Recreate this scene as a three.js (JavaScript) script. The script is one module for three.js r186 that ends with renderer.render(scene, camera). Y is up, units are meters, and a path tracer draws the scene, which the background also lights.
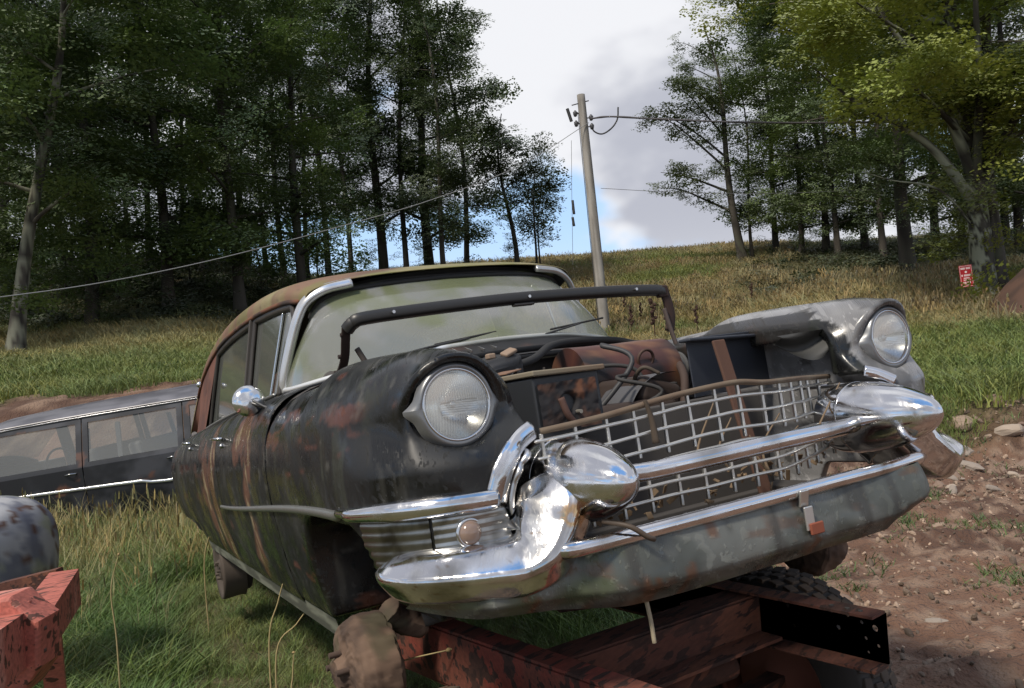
import * as THREE from 'three';
import { mergeGeometries } from 'three/addons/utils/BufferGeometryUtils.js';
import { RoundedBoxGeometry } from 'three/addons/geometries/RoundedBoxGeometry.js';

// ---------------------------------------------------------------- camera, sky, sun, exposure
const scene = new THREE.Scene();
const camera = new THREE.PerspectiveCamera(44.265, 1024 / 688, 0.05, 600);
camera.position.set(0, 1.6, 0);
camera.rotation.set(0.01, 0, -0.0698);
scene.add(camera);
const renderer = new THREE.WebGLRenderer({ antialias: true });
renderer.toneMapping = THREE.LinearToneMapping;
renderer.toneMappingExposure = 1.2;
renderer.shadowMap.enabled = true;
const SKY_GAIN = 1.0;
const sun = new THREE.DirectionalLight(0xfff5e6, 3.2);
sun.position.set(-25, 46, 20);
sun.target.position.set(0, 0, -8);
sun.castShadow = true;
sun.shadow.radius = 16;
sun.shadow.mapSize.set(2048, 2048);
Object.assign(sun.shadow.camera, { left: -45, right: 45, top: 45, bottom: -45, near: 1, far: 160 });
scene.add(sun, sun.target);

// ---------------------------------------------------------------- small helpers
const V = (x, y, z) => new THREE.Vector3(x, y, z);
const clamp = (v, a = 0, b = 1) => Math.min(b, Math.max(a, v));
const lerp = (a, b, t) => a + (b - a) * t;
const sstep = (a, b, v) => { const t = clamp((v - a) / (b - a)); return t * t * (3 - 2 * t); };
function rng(seed) { let a = seed >>> 0; return () => { a = (a + 0x6D2B79F5) >>> 0; let t = a; t = Math.imul(t ^ (t >>> 15), t | 1); t ^= t + Math.imul(t ^ (t >>> 7), t | 61); return ((t ^ (t >>> 14)) >>> 0) / 4294967296; }; }
const hash3 = (x, y, z) => { let h = Math.imul(x, 374761393) ^ Math.imul(y, 668265263) ^ Math.imul(z, 2147483647 - 1640531); h = Math.imul(h ^ (h >>> 13), 1274126177); return ((h ^ (h >>> 16)) >>> 0) / 4294967296; };
function noise(x, y, z = 0) {
  const xi = Math.floor(x), yi = Math.floor(y), zi = Math.floor(z); let u = x - xi, v = y - yi, w = z - zi;
  u = u * u * (3 - 2 * u); v = v * v * (3 - 2 * v); w = w * w * (3 - 2 * w);
  const L = lerp;
  return L(L(L(hash3(xi, yi, zi), hash3(xi + 1, yi, zi), u), L(hash3(xi, yi + 1, zi), hash3(xi + 1, yi + 1, zi), u), v),
    L(L(hash3(xi, yi, zi + 1), hash3(xi + 1, yi, zi + 1), u), L(hash3(xi, yi + 1, zi + 1), hash3(xi + 1, yi + 1, zi + 1), u), v), w);
}
function fbm(x, y, z = 0, o = 4) { let s = 0, a = .5, n = 0; for (let i = 0; i < o; i++) { s += a * noise(x, y, z); n += a; a *= .5; x = x * 2.03 + 11.3; y = y * 2.03 + 5.7; z = z * 2.03 + 3.1; } return s / n; }
function table(t, v) { if (v <= t[0][0]) return t[0][1]; for (let i = 1; i < t.length; i++) if (v <= t[i][0]) { const u = (v - t[i - 1][0]) / (t[i][0] - t[i - 1][0]); return lerp(t[i - 1][1], t[i][1], u); } return t[t.length - 1][1]; }
// smooth table through points (cubic Hermite)
function curve(t, v) {
  const n = t.length; if (v <= t[0][0]) return t[0][1]; if (v >= t[n - 1][0]) return t[n - 1][1];
  let i = 1; while (v > t[i][0]) i++;
  const sl = k => k <= 0 ? (t[1][1] - t[0][1]) / (t[1][0] - t[0][0]) : k >= n - 1 ? (t[n - 1][1] - t[n - 2][1]) / (t[n - 1][0] - t[n - 2][0]) : (t[k + 1][1] - t[k - 1][1]) / (t[k + 1][0] - t[k - 1][0]);
  const h = t[i][0] - t[i - 1][0], u = (v - t[i - 1][0]) / h, m0 = sl(i - 1) * h, m1 = sl(i) * h, u2 = u * u, u3 = u2 * u;
  return (2 * u3 - 3 * u2 + 1) * t[i - 1][1] + (u3 - 2 * u2 + u) * m0 + (-2 * u3 + 3 * u2) * t[i][1] + (u3 - u2) * m1;
}
const taken = {};
function numbered(name) { const k = taken[name] = (taken[name] ?? -1) + 1; return k ? `${name}_${String(k).padStart(3, '0')}` : name; }
function shadows(o) { o.traverse(c => { if (c.isMesh) { c.castShadow = true; c.receiveShadow = true; } }); return o; }
function thing(name, label, category, pos = [0, 0, 0], group) { const o = new THREE.Group(); o.name = numbered(name); o.position.set(...pos); o.userData = { label, category }; if (group) o.userData.group = group; scene.add(o); return o; }
function clean(g) { const h = new THREE.BufferGeometry(); for (const k of ['position', 'normal', 'uv', 'color']) if (g.attributes[k]) h.setAttribute(k, g.attributes[k]); if (g.index) h.setIndex(g.index); return h; }
function merge(list) {
  if (!Array.isArray(list)) return list; if (list.length === 1) return list[0];
  let gs = list.map(g => g.index ? g.toNonIndexed() : g).map(clean);
  const col = gs.some(g => g.attributes.color), uv = gs.some(g => g.attributes.uv);
  for (const g of gs) { const n = g.attributes.position.count; if (col && !g.attributes.color) g.setAttribute('color', new THREE.BufferAttribute(new Float32Array(n * 3).fill(1), 3)); if (uv && !g.attributes.uv) g.setAttribute('uv', new THREE.BufferAttribute(new Float32Array(n * 2), 2)); }
  return mergeGeometries(gs);
}
function part(name, geo, mat, parent, extra) { const m = new THREE.Mesh(merge(geo), mat); m.name = name; m.castShadow = m.receiveShadow = true; if (extra) m.userData = extra; parent.add(m); return m; }
function solo(name, geo, mat, label, category, group) { const m = part(numbered(name), geo, mat, scene); m.userData = { label, category }; if (group) m.userData.group = group; return m; }
function structure(name, geo, mat) { const m = part(numbered(name), geo, mat, scene); m.userData = { kind: 'structure' }; return m; }
const std = (r, g, b, rough = .7, metal = 0, extra = {}) => new THREE.MeshStandardMaterial({ color: new THREE.Color().setRGB(r, g, b), roughness: rough, metalness: metal, side: THREE.DoubleSide, ...extra });
const phys = (r, g, b, extra = {}) => new THREE.MeshPhysicalMaterial({ color: new THREE.Color().setRGB(r, g, b), side: THREE.DoubleSide, ...extra });
const vcol = (rough = .7, metal = 0, extra = {}) => new THREE.MeshStandardMaterial({ color: 0xffffff, vertexColors: true, roughness: rough, metalness: metal, side: THREE.DoubleSide, ...extra });
function paint(geo, fn) { const p = geo.attributes.position, n = geo.attributes.normal, c = new Float32Array(p.count * 3); for (let i = 0; i < p.count; i++) { const q = fn(p.getX(i), p.getY(i), p.getZ(i), n ? n.getY(i) : 0); c[3 * i] = q[0]; c[3 * i + 1] = q[1]; c[3 * i + 2] = q[2]; } geo.setAttribute('color', new THREE.BufferAttribute(c, 3)); return geo; }
const mixc = (a, b, t) => [lerp(a[0], b[0], t), lerp(a[1], b[1], t), lerp(a[2], b[2], t)];
function mirror(geo) { const g = geo.clone(), p = g.attributes.position, n = g.attributes.normal; for (let i = 0; i < p.count; i++) { p.setX(i, -p.getX(i)); if (n) n.setX(i, -n.getX(i)); } if (g.index) { const a = g.index.array; for (let i = 0; i < a.length; i += 3) { const t = a[i]; a[i] = a[i + 1]; a[i + 1] = t; } } else { for (const k in g.attributes) { const at = g.attributes[k], s = at.itemSize, ar = at.array; for (let i = 0; i < at.count; i += 3) for (let j = 0; j < s; j++) { const t = ar[i * s + j]; ar[i * s + j] = ar[(i + 1) * s + j]; ar[(i + 1) * s + j] = t; } } } return g; }
const at = (g, x, y, z, rx = 0, ry = 0, rz = 0) => { g.applyMatrix4(new THREE.Matrix4().compose(V(x, y, z), new THREE.Quaternion().setFromEuler(new THREE.Euler(rx, ry, rz)), V(1, 1, 1))); return g; };
const box = (w, h, d, r = .006, s = 1) => new RoundedBoxGeometry(w, h, d, s, Math.min(r, w * .45, h * .45, d * .45));
// box spanned between two points with width w (along side) and height h
function beam(a, b, w, h, up = V(0, 1, 0), r = .006) { const d = b.clone().sub(a), L = d.length(); d.normalize(); const s = d.clone().cross(up).normalize(), u = s.clone().cross(d); const g = box(L, h, w, r); g.applyMatrix4(new THREE.Matrix4().makeBasis(d, u, s).setPosition(a.clone().add(b).multiplyScalar(.5))); return g; }
// grid surface from a function (i/nu, j/nv) -> [x,y,z]
function grid(nu, nv, fn, uvs) {
  const P = [], U = [], I = []; for (let j = 0; j <= nv; j++) for (let i = 0; i <= nu; i++) { const q = fn(i / nu, j / nv); P.push(q[0], q[1], q[2]); const w = uvs ? uvs(q) : [i / nu, j / nv]; U.push(w[0], w[1]); }
  for (let j = 0; j < nv; j++) for (let i = 0; i < nu; i++) { const a = j * (nu + 1) + i, b = a + 1, c = a + nu + 1, d = c + 1; I.push(a, b, d, a, d, c); }
  const g = new THREE.BufferGeometry(); g.setAttribute('position', new THREE.Float32BufferAttribute(P, 3)); g.setAttribute('uv', new THREE.Float32BufferAttribute(U, 2)); g.setIndex(I); g.computeVertexNormals(); return g;
}
// sheet with thickness t along its normals, rim closed
function thick(g, t) {
  const p = g.attributes.position, n = g.attributes.normal, N = p.count, P = new Float32Array(N * 6); P.set(p.array);
  for (let i = 0; i < N; i++) { P[3 * (N + i)] = p.getX(i) - n.getX(i) * t; P[3 * (N + i) + 1] = p.getY(i) - n.getY(i) * t; P[3 * (N + i) + 2] = p.getZ(i) - n.getZ(i) * t; }
  const I = [...g.index.array], M = I.length, edges = new Map();
  for (let i = 0; i < M; i += 3) { I.push(I[i] + N, I[i + 2] + N, I[i + 1] + N); for (let k = 0; k < 3; k++) { const a = I[i + k], b = I[i + (k + 1) % 3], key = b * N + a; if (edges.has(key)) edges.delete(key); else edges.set(a * N + b, [a, b]); } }
  for (const [a, b] of edges.values()) I.push(a, a + N, b + N, a, b + N, b);
  const h = new THREE.BufferGeometry(); h.setAttribute('position', new THREE.BufferAttribute(P, 3)); const u = g.attributes.uv; if (u) { const U = new Float32Array(N * 4); U.set(u.array); U.set(u.array, N * 2); h.setAttribute('uv', new THREE.BufferAttribute(U, 2)); }
  const NN = new Float32Array(N * 6); NN.set(n.array); for (let i = 0; i < N * 3; i++) NN[N * 3 + i] = -n.array[i]; h.setAttribute('normal', new THREE.BufferAttribute(NN, 3)); const cc = g.attributes.color; if (cc) { const C = new Float32Array(N * 6); C.set(cc.array); C.set(cc.array, N * 3); h.setAttribute('color', new THREE.BufferAttribute(C, 3)); } h.setIndex(I); return h;
}
// swept tube: points, radius (number | fn(t) -> [ra, rb]), smooth through the points
function tube(pts, rad, seg = 24, sides = 8, o = {}) {
  const c = pts.length > 2 && !o.straight ? new THREE.CatmullRomCurve3(pts, !!o.closed, 'catmullrom', o.tension ?? .5) : null, P = [], U = [], I = [];
  const at_ = t => { if (c) return c.getPoint(t); const k = Math.min(pts.length - 2, Math.floor(t * (pts.length - 1))), u = t * (pts.length - 1) - k; return pts[k].clone().lerp(pts[k + 1], u); };
  let up = (o.up ?? V(0, 1, 0)).clone(), len = 0, prev = null; const n = seg + 1;
  for (let i = 0; i < n; i++) {
    const t = i / seg, p = at_(t), e = 1e-3, d = at_(Math.min(1, t + e)).sub(at_(Math.max(0, t - e))).normalize();
    if (prev) len += p.distanceTo(prev); prev = p;
    let s = d.clone().cross(up); if (s.lengthSq() < 1e-6) s = d.clone().cross(V(1, .1, .03)); s.normalize(); const u = s.clone().cross(d).normalize(); if (!o.fixed) up = u;
    const r = typeof rad === 'function' ? rad(t) : Array.isArray(rad) ? rad : [rad, rad], ra = Array.isArray(r) ? r[0] : r, rb = Array.isArray(r) ? r[1] : r;
    for (let j = 0; j <= sides; j++) { const a = j / sides * Math.PI * 2 + (o.phase ?? 0), q = o.pow ? Math.sign(Math.cos(a)) * Math.abs(Math.cos(a)) ** o.pow : Math.cos(a), w = o.pow ? Math.sign(Math.sin(a)) * Math.abs(Math.sin(a)) ** o.pow : Math.sin(a); P.push(p.x + s.x * q * ra + u.x * w * rb, p.y + s.y * q * ra + u.y * w * rb, p.z + s.z * q * ra + u.z * w * rb); U.push(j / sides, len); }
  }
  for (let i = 0; i < seg; i++) for (let j = 0; j < sides; j++) { const a = i * (sides + 1) + j, b = a + 1, e = a + sides + 1, f = e + 1; I.push(a, b, f, a, f, e); }
  if (!o.open && !o.closed) for (const [i, fl] of [[0, 1], [seg, 0]]) { const k = P.length / 3, p = at_(i / seg); P.push(p.x, p.y, p.z); U.push(0, 0); for (let j = 0; j < sides; j++) { const a = i * (sides + 1) + j; fl ? I.push(k, a + 1, a) : I.push(k, a, a + 1); } }
  const g = new THREE.BufferGeometry(); g.setAttribute('position', new THREE.Float32BufferAttribute(P, 3)); g.setAttribute('uv', new THREE.Float32BufferAttribute(U, 2)); g.setIndex(I); g.computeVertexNormals();
  const N = g.attributes.normal; for (let i = 0; i < n; i++) { const a = i * (sides + 1), b = a + sides, m = V(N.getX(a) + N.getX(b), N.getY(a) + N.getY(b), N.getZ(a) + N.getZ(b)).normalize(); N.setXYZ(a, m.x, m.y, m.z); N.setXYZ(b, m.x, m.y, m.z); }
  return g;
}
// loft of a closed section (points [f, u]: forward, up) along a path with a given forward vector per point
function loft(path, section, seg = 60, n = 36) {
  const c = new THREE.CatmullRomCurve3(path.map(p => p.p), false, 'catmullrom', .5), sc = new THREE.CatmullRomCurve3(section.map(q => V(q[0], q[1], 0)), true, 'catmullrom', .5), S = Array.from({ length: n }, (_, j) => sc.getPoint(j / n)), P = [], I = [], m = path.length - 1;
  for (let i = 0; i <= seg; i++) {
    const t = i / seg, p = c.getPoint(t), k = Math.min(m - 1, Math.floor(t * m)), u = sstep(0, 1, t * m - k), f = path[k].f.clone().lerp(path[k + 1].f, u), d = c.getTangent(t), s = lerp(path[k].s ?? 1, path[k + 1].s ?? 1, u);
    f.addScaledVector(d, -f.dot(d)).normalize(); const up = f.clone().cross(d).normalize(); if (up.y < 0 && Math.abs(up.y) > .2) up.negate();
    for (const q of S) P.push(p.x + (f.x * q.x + up.x * q.y) * s, p.y + (f.y * q.x + up.y * q.y) * s, p.z + (f.z * q.x + up.z * q.y) * s);
  }
  for (let i = 0; i < seg; i++) for (let j = 0; j < n; j++) { const a = i * n + j, b = i * n + (j + 1) % n; I.push(a, b, b + n, a, b + n, a + n); }
  for (const i of [0, seg]) { const k = P.length / 3, p = c.getPoint(i / seg); P.push(p.x, p.y, p.z); for (let j = 0; j < n; j++) I.push(k, i * n + j, i * n + (j + 1) % n); }
  const g = new THREE.BufferGeometry(); g.setAttribute('position', new THREE.Float32BufferAttribute(P, 3)); g.setIndex(I); g.computeVertexNormals(); return g;
}
const puv = (g, s = 3) => { const p = g.attributes.position, u = new Float32Array(p.count * 2); for (let i = 0; i < p.count; i++) { u[2 * i] = (p.getX(i) + p.getZ(i) * .8) * s; u[2 * i + 1] = (p.getY(i) + p.getZ(i) * .4) * s; } g.setAttribute('uv', new THREE.BufferAttribute(u, 2)); return g; };
const lathe = (pts, seg = 32) => new THREE.LatheGeometry(pts.map(p => new THREE.Vector2(p[0], p[1])), seg);
// surface-nets mesher of an implicit solid (f < 0 inside), vertices pulled onto the surface, normals from the gradient
function solid(f, mn, mx, cell) {
  const n = [0, 1, 2].map(k => Math.ceil((mx[k] - mn[k]) / cell) + 1), [nx, ny, nz] = n, F = new Float32Array(nx * ny * nz), id = new Int32Array(nx * ny * nz).fill(-1);
  for (let k = 0, q = 0; k < nz; k++) for (let j = 0; j < ny; j++) for (let i = 0; i < nx; i++, q++) F[q] = f(mn[0] + i * cell, mn[1] + j * cell, mn[2] + k * cell);
  const P = [], Nn = [], I = [], off = [0, 1, nx, nx + 1, nx * ny, nx * ny + 1, nx * ny + nx, nx * ny + nx + 1], E = [[0, 1], [2, 3], [4, 5], [6, 7], [0, 2], [1, 3], [4, 6], [5, 7], [0, 4], [1, 5], [2, 6], [3, 7]], e = cell * .2;
  for (let k = 0; k < nz - 1; k++) for (let j = 0; j < ny - 1; j++) for (let i = 0; i < nx - 1; i++) {
    const q = (k * ny + j) * nx + i; let s = 0; for (let c = 0; c < 8; c++) if (F[q + off[c]] < 0) s++;
    if (s === 0 || s === 8) continue; let x = 0, y = 0, z = 0, m = 0;
    for (const [a, b] of E) { const fa = F[q + off[a]], fb = F[q + off[b]]; if ((fa < 0) === (fb < 0)) continue; const t = fa / (fa - fb); x += lerp(a & 1, b & 1, t); y += lerp(a >> 1 & 1, b >> 1 & 1, t); z += lerp(a >> 2, b >> 2, t); m++; }
    let px = mn[0] + (i + x / m) * cell, py = mn[1] + (j + y / m) * cell, pz = mn[2] + (k + z / m) * cell, gx, gy, gz;
    for (let it = 0; it < 3; it++) { const v = f(px, py, pz); gx = (f(px + e, py, pz) - f(px - e, py, pz)) / (2 * e); gy = (f(px, py + e, pz) - f(px, py - e, pz)) / (2 * e); gz = (f(px, py, pz + e) - f(px, py, pz - e)) / (2 * e); const g2 = gx * gx + gy * gy + gz * gz + 1e-9; if (it < 2) { const st = clamp(v / g2, -cell, cell); px -= gx * st; py -= gy * st; pz -= gz * st; } else { const L = 1 / Math.sqrt(g2); Nn.push(gx * L, gy * L, gz * L); } }
    id[q] = P.length / 3; P.push(px, py, pz);
  }
  const quad = (a, b, c, d, fl) => { if (a < 0 || b < 0 || c < 0 || d < 0) return; fl ? I.push(a, b, c, a, c, d) : I.push(a, c, b, a, d, c); };
  for (let k = 1; k < nz - 1; k++) for (let j = 1; j < ny - 1; j++) for (let i = 1; i < nx - 1; i++) {
    const q = (k * ny + j) * nx + i, v = F[q] < 0, Y = nx, Z = nx * ny;
    if (v !== F[q + 1] < 0) quad(id[q - Y - Z], id[q - Z], id[q], id[q - Y], v);
    if (v !== F[q + Y] < 0) quad(id[q - 1 - Z], id[q - 1], id[q], id[q - Z], v);
    if (v !== F[q + Z] < 0) quad(id[q - 1 - Y], id[q - Y], id[q], id[q - 1], v);
  }
  const g = new THREE.BufferGeometry(); g.setAttribute('position', new THREE.Float32BufferAttribute(P, 3)); g.setAttribute('normal', new THREE.Float32BufferAttribute(Nn, 3)); g.setIndex(I); return g;
}
const smax = (a, b, k) => { const h = Math.max(k - Math.abs(a - b), 0) / k; return Math.max(a, b) + h * h * k * .25; };
const smin = (a, b, k) => -smax(-a, -b, k);
function capsule(x, y, z, a, b) { const dx = b[0] - a[0], dy = b[1] - a[1], dz = b[2] - a[2], t = clamp(((x - a[0]) * dx + (y - a[1]) * dy + (z - a[2]) * dz) / (dx * dx + dy * dy + dz * dz)); return Math.hypot(x - a[0] - dx * t, y - a[1] - dy * t, z - a[2] - dz * t) - lerp(a[3], b[3], t); }
function tex(w, h, fn, srgb = true, repeat = [1, 1]) { const d = new Uint8Array(w * h * 4); for (let j = 0; j < h; j++) for (let i = 0; i < w; i++) { const c = fn(i / w, j / h), k = 4 * (j * w + i); d[k] = c[0] * 255; d[k + 1] = c[1] * 255; d[k + 2] = c[2] * 255; d[k + 3] = c[3] === undefined ? 255 : c[3] * 255; } const t = new THREE.DataTexture(d, w, h); t.wrapS = t.wrapT = THREE.RepeatWrapping; t.magFilter = THREE.LinearFilter; t.minFilter = THREE.LinearMipmapLinearFilter; t.generateMipmaps = true; if (srgb) t.colorSpace = THREE.SRGBColorSpace; t.repeat.set(...repeat); t.needsUpdate = true; return t; }
// tileable fbm
function tfbm(u, v, f, o = 4, s = 0) { let r = 0, a = .5, n = 0; for (let i = 0; i < o; i++) { const F = f * 2 ** i, x = u * F, y = v * F, xi = Math.floor(x), yi = Math.floor(y); let p = x - xi, q = y - yi; p = p * p * (3 - 2 * p); q = q * q * (3 - 2 * q); const H = (i_, j_) => hash3(((i_ % F) + F) % F, ((j_ % F) + F) % F, s + i * 17); r += a * lerp(lerp(H(xi, yi), H(xi + 1, yi), p), lerp(H(xi, yi + 1), H(xi + 1, yi + 1), p), q); n += a; a *= .5; } return r / n; }

// ---------------------------------------------------------------- sky: broken cloud with blue gaps, as an equirectangular picture of the air
{
  const W = 1536, H = 768, d = new Float32Array(W * H * 4);
  for (let j = 0; j < H; j++) for (let i = 0; i < W; i++) {
    const el = (j + .5) / H * Math.PI - Math.PI / 2, az = (i + .5) / W * Math.PI * 2 - Math.PI;   // direction of the three.js equirect lookup
    const dx = Math.cos(el) * Math.cos(az), dz = Math.cos(el) * Math.sin(az), dy = Math.sin(el);
    const up = Math.max(dy, 0), sc = 1 / (up + .22), cx = dx * sc, cz = dz * sc;
    const blue = [lerp(.50, .20, Math.min(1, up * 1.6)), lerp(.70, .40, Math.min(1, up * 1.5)), lerp(.95, .78, Math.min(1, up * 1.4))];
    const warp = fbm(cx * .9 + 7, cz * .9, 3, 3) - .5;
    let n = fbm(cx * 1.7 + 2.1 + warp * 1.3, cz * 1.7 + 4.6, 1.7, 6);
    const px = Math.atan2(dx, -dz), py = el;                                     // azimuth from the view axis, elevation
    const gap = (x, y, w, h) => Math.exp(-(((px - x) / w) ** 2) - ((py - y) / h) ** 2);
    n += .035; n -= .25 * gap(.062, .165, .085, .09) + .13 * gap(-.13, .30, .05, .06) + .14 * gap(-.55, .40, .07, .05) + .16 * gap(-.08, .13, .16, .05) - .12 * gap(.13, .30, .12, .12) - .16 * gap(.16, .14, .10, .05);
    const cover = sstep(.40, .50, n);
    const thick_ = fbm(cx * 3.1 + 31 + warp, cz * 3.1 + 8, 9, 6), dens = sstep(.38, .58, thick_ * .8 + n * .24);
    const c = mixc([.86, .865, .885], [.40, .415, .48], .24 + .70 * dens);
    let col = mixc(blue, c, cover);
    const haze = sstep(.16, .0, up); col = mixc(col, [.86, .88, .91], haze * .45);
    if (dy < 0) col = [.16, .15, .11];
    const k = 4 * (j * W + i); d[k] = col[0] * SKY_GAIN; d[k + 1] = col[1] * SKY_GAIN; d[k + 2] = col[2] * SKY_GAIN; d[k + 3] = 1;
  }
  const t = new THREE.DataTexture(d, W, H, THREE.RGBAFormat, THREE.FloatType); t.mapping = THREE.EquirectangularReflectionMapping; t.magFilter = t.minFilter = THREE.LinearFilter; t.needsUpdate = true;
  scene.background = t; scene.environment = t;
}
// ---------------------------------------------------------------- terrain
const hL = [[0, 0], [9.8, 0], [10.9, .12], [11.8, 1.06], [12.5, 1.36], [16, 1.85], [22, 2.6], [30, 4.3], [42, 7.4], [50, 7.9], [90, 5.5]];
const hC = [[0, 0], [8, 0], [12, .45], [18, 1.1], [27, 2.05], [40, 4.4], [58, 7.7], [66, 8.05], [90, 6]];
const hR = [[0, 0], [8.6, .02], [9.1, .12], [9.7, .62], [10.4, .80], [14, 1.2], [20, 1.92], [30, 3.4], [45, 5.7], [60, 7.6], [68, 7.8], [90, 6]];
function height(x, z) {
  const d = -z; if (d < 2) return .03 * (fbm(x * .8, z * .8, 2, 3) - .5);
  const a = x / d, wl = sstep(-.16, -.40, a), wr = sstep(.20, .42, a), dd = d + .5 * (noise(x * .7, z * .7, 5) - .5) * sstep(7, 9, d);
  let h = curve(hC, dd) * (1 - wl) * (1 - wr) + curve(hL, dd) * wl + curve(hR, dd) * wr;
  return h + .05 * (fbm(x * .8, z * .8, 2, 3) - .5) + .25 * (fbm(x * .12 + 9, z * .12, 4, 3) - .5) * sstep(12, 25, d);
}
function dirtAmount(x, z) {
  const d = -z, a = x / Math.max(d, 1), n = (fbm(x * 1.1, z * 1.1, 8, 4) - .5);
  let m = sstep(-.12, .12, x - .75 - .25 * (d - 3) * 0 + n * 1.3) * sstep(9.9, 9.3, d + n * 1.2) * sstep(.05, .2, a + n * .1);
  m = Math.max(m, sstep(-.14, -.22, a) * sstep(9.4, 9.9, d + n) * sstep(12.8, 12.4, d + n * 1.6));          // track behind the wagon and its cut bank
  if (d < 1.5) m = Math.max(m, sstep(-.5, .5, x + n));
  return m;
}
function micro(x, z) {                                                               // ruts and clods on bare earth
  const w = fbm(x * .5, z * .5, 3, 3), r = 1 - Math.abs(Math.sin(z * 4.6 + x * 1.1 + w * 8)), n = fbm(x * 6, z * 7, 1, 4), c = fbm(x * 19, z * 19, 6, 3);
  return .095 * r * sstep(.4, .55, fbm(x * .6 + 4, z * .6, 9, 3)) + .060 * (n - .5) + .034 * Math.max(0, c - .50) * 3;
}
{
  const axis = (lo, hi, step, grow, min, max) => { const A = []; for (let v = lo; v <= hi + 1e-6; v += step) A.push(v); let s = step, v = hi; while (v < max) { s *= grow; v += s; A.push(v); } s = step; v = lo; while (v > min) { s *= grow; v -= s; A.unshift(v); } return A; };
  const X = axis(-4.5, 6.5, .05, 1.06, -75, 75), D = axis(2.4, 10.8, .045, 1.045, -45, 92), nx = X.length, nd = D.length;
  const P = new Float32Array(nx * nd * 3), C = new Float32Array(nx * nd * 3), U = new Float32Array(nx * nd * 2), I = [];
  for (let j = 0, q = 0; j < nd; j++) for (let i = 0; i < nx; i++, q++) {
    const x = X[i], z = -D[j], d = D[j], m = dirtAmount(x, z), near = d < 14 && Math.abs(x) < 12;
    P[3 * q] = x; P[3 * q + 1] = height(x, z) + (near ? micro(x, z) * (.35 + .65 * m) : 0); P[3 * q + 2] = z; U[2 * q] = x; U[2 * q + 1] = z;
    const n = fbm(x * 2, z * 2, 1, 4), f = fbm(x * 11, z * 11, 4, 4);
    let dirt = mixc(mixc([.150, .082, .052], [.080, .042, .027], sstep(.38, .62, n)), [.21, .14, .098], sstep(.52, .66, f));
    const wood = sstep(24, 30, d) * (x < 0 ? sstep(.05, -.12, x / d) : sstep(.28, .40, x / d) * sstep(25, 30, d));
    let grass = mixc([.07, .07, .026], [.11, .09, .04], n); grass = mixc(grass, mixc([.11, .075, .045], [.075, .065, .03], f), wood);
    const c = mixc(grass, dirt, m); C[3 * q] = c[0]; C[3 * q + 1] = c[1]; C[3 * q + 2] = c[2];
  }
  for (let j = 0; j < nd - 1; j++) for (let i = 0; i < nx - 1; i++) { const a = j * nx + i, b = a + 1, c = a + nx, e = c + 1; I.push(a, b, e, a, e, c); }
  const g = new THREE.BufferGeometry(); g.setAttribute('position', new THREE.BufferAttribute(P, 3)); g.setAttribute('color', new THREE.BufferAttribute(C, 3)); g.setAttribute('uv', new THREE.BufferAttribute(U, 2)); g.setIndex(I); g.computeVertexNormals();
  structure('ground', g, vcol(.97, 0, { bumpMap: tex(512, 512, (u, v) => { const n = .6 * tfbm(u, v, 8, 5, 2) + .4 * tfbm(u, v, 64, 3, 7); return [n, n, n]; }, false), bumpScale: .05 }));
}
const gy = (x, z) => height(x, z) + (-z < 14 && Math.abs(x) < 12 ? micro(x, z) * (.35 + .65 * dirtAmount(x, z)) : 0);
// ---------------------------------------------------------------- grass: instanced tufts
function tuft(blades, h, spread, w, seed, lean = .5, seeds = 0) {
  const r = rng(seed), P = [], N = [], I = [];
  for (let b = 0; b < blades; b++) {
    const a = r() * 6.283, d = Math.sqrt(r()) * spread, x = Math.cos(a) * d, z = Math.sin(a) * d, hh = h * (.45 + .55 * r()), la = r() * 6.283, l = hh * lean * (.3 + r()), fa = r() * 6.283, fx = Math.cos(fa) * w * (.6 + .6 * r()), fz = Math.sin(fa) * w * (.6 + .6 * r()), k = P.length / 3;
    const lv = [[0, 1], [.4, .85], [.75, .55], [1, 0]];
    for (const [t, s] of lv) { const bx = x + Math.cos(la) * l * t * t, bz = z + Math.sin(la) * l * t * t, y = hh * t * (1 - .22 * lean * t); if (s > 0) P.push(bx - fx * s, y, bz - fz * s, bx + fx * s, y, bz + fz * s); else P.push(bx, y, bz); }
    I.push(k, k + 1, k + 3, k, k + 3, k + 2, k + 2, k + 3, k + 5, k + 2, k + 5, k + 4, k + 4, k + 5, k + 6);
    if (b < seeds) { const tx = x + Math.cos(la) * l, tz = z + Math.sin(la) * l, ty = hh * (1 - .22 * lean); for (let i = 0; i < 4; i++) { const q = P.length / 3, s = w * 2.2, o = i * hh * .035; P.push(tx - s, ty - o, tz, tx + s, ty - o, tz, tx, ty - o + hh * .08, tz, tx, ty - o - hh * .02, tz + s); I.push(q, q + 1, q + 2, q + 3, q + 1, q + 2); } }
  }
  const g = new THREE.BufferGeometry(); g.setAttribute('position', new THREE.Float32BufferAttribute(P, 3)); g.setIndex(I); g.computeVertexNormals(); return g;
}
const mGrass = new THREE.MeshPhysicalMaterial({ color: 0xffffff, roughness: .75, transmission: .3, thickness: 0, side: THREE.DoubleSide });
const blocked = [];                                                                  // oriented footprints kept free of tall grass: [cx, cz, angle, halfLength, halfWidth, maxHeight]
blocked.push([-.62, -4.2, Math.atan2(-.456, -.886), 3.0, .98, .16], [-4.2, -9.95, Math.PI / 2, 2.7, .92, .10], [.5, -2.9, Math.atan2(.645, .764), 1.2, .6, .18]);
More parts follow.
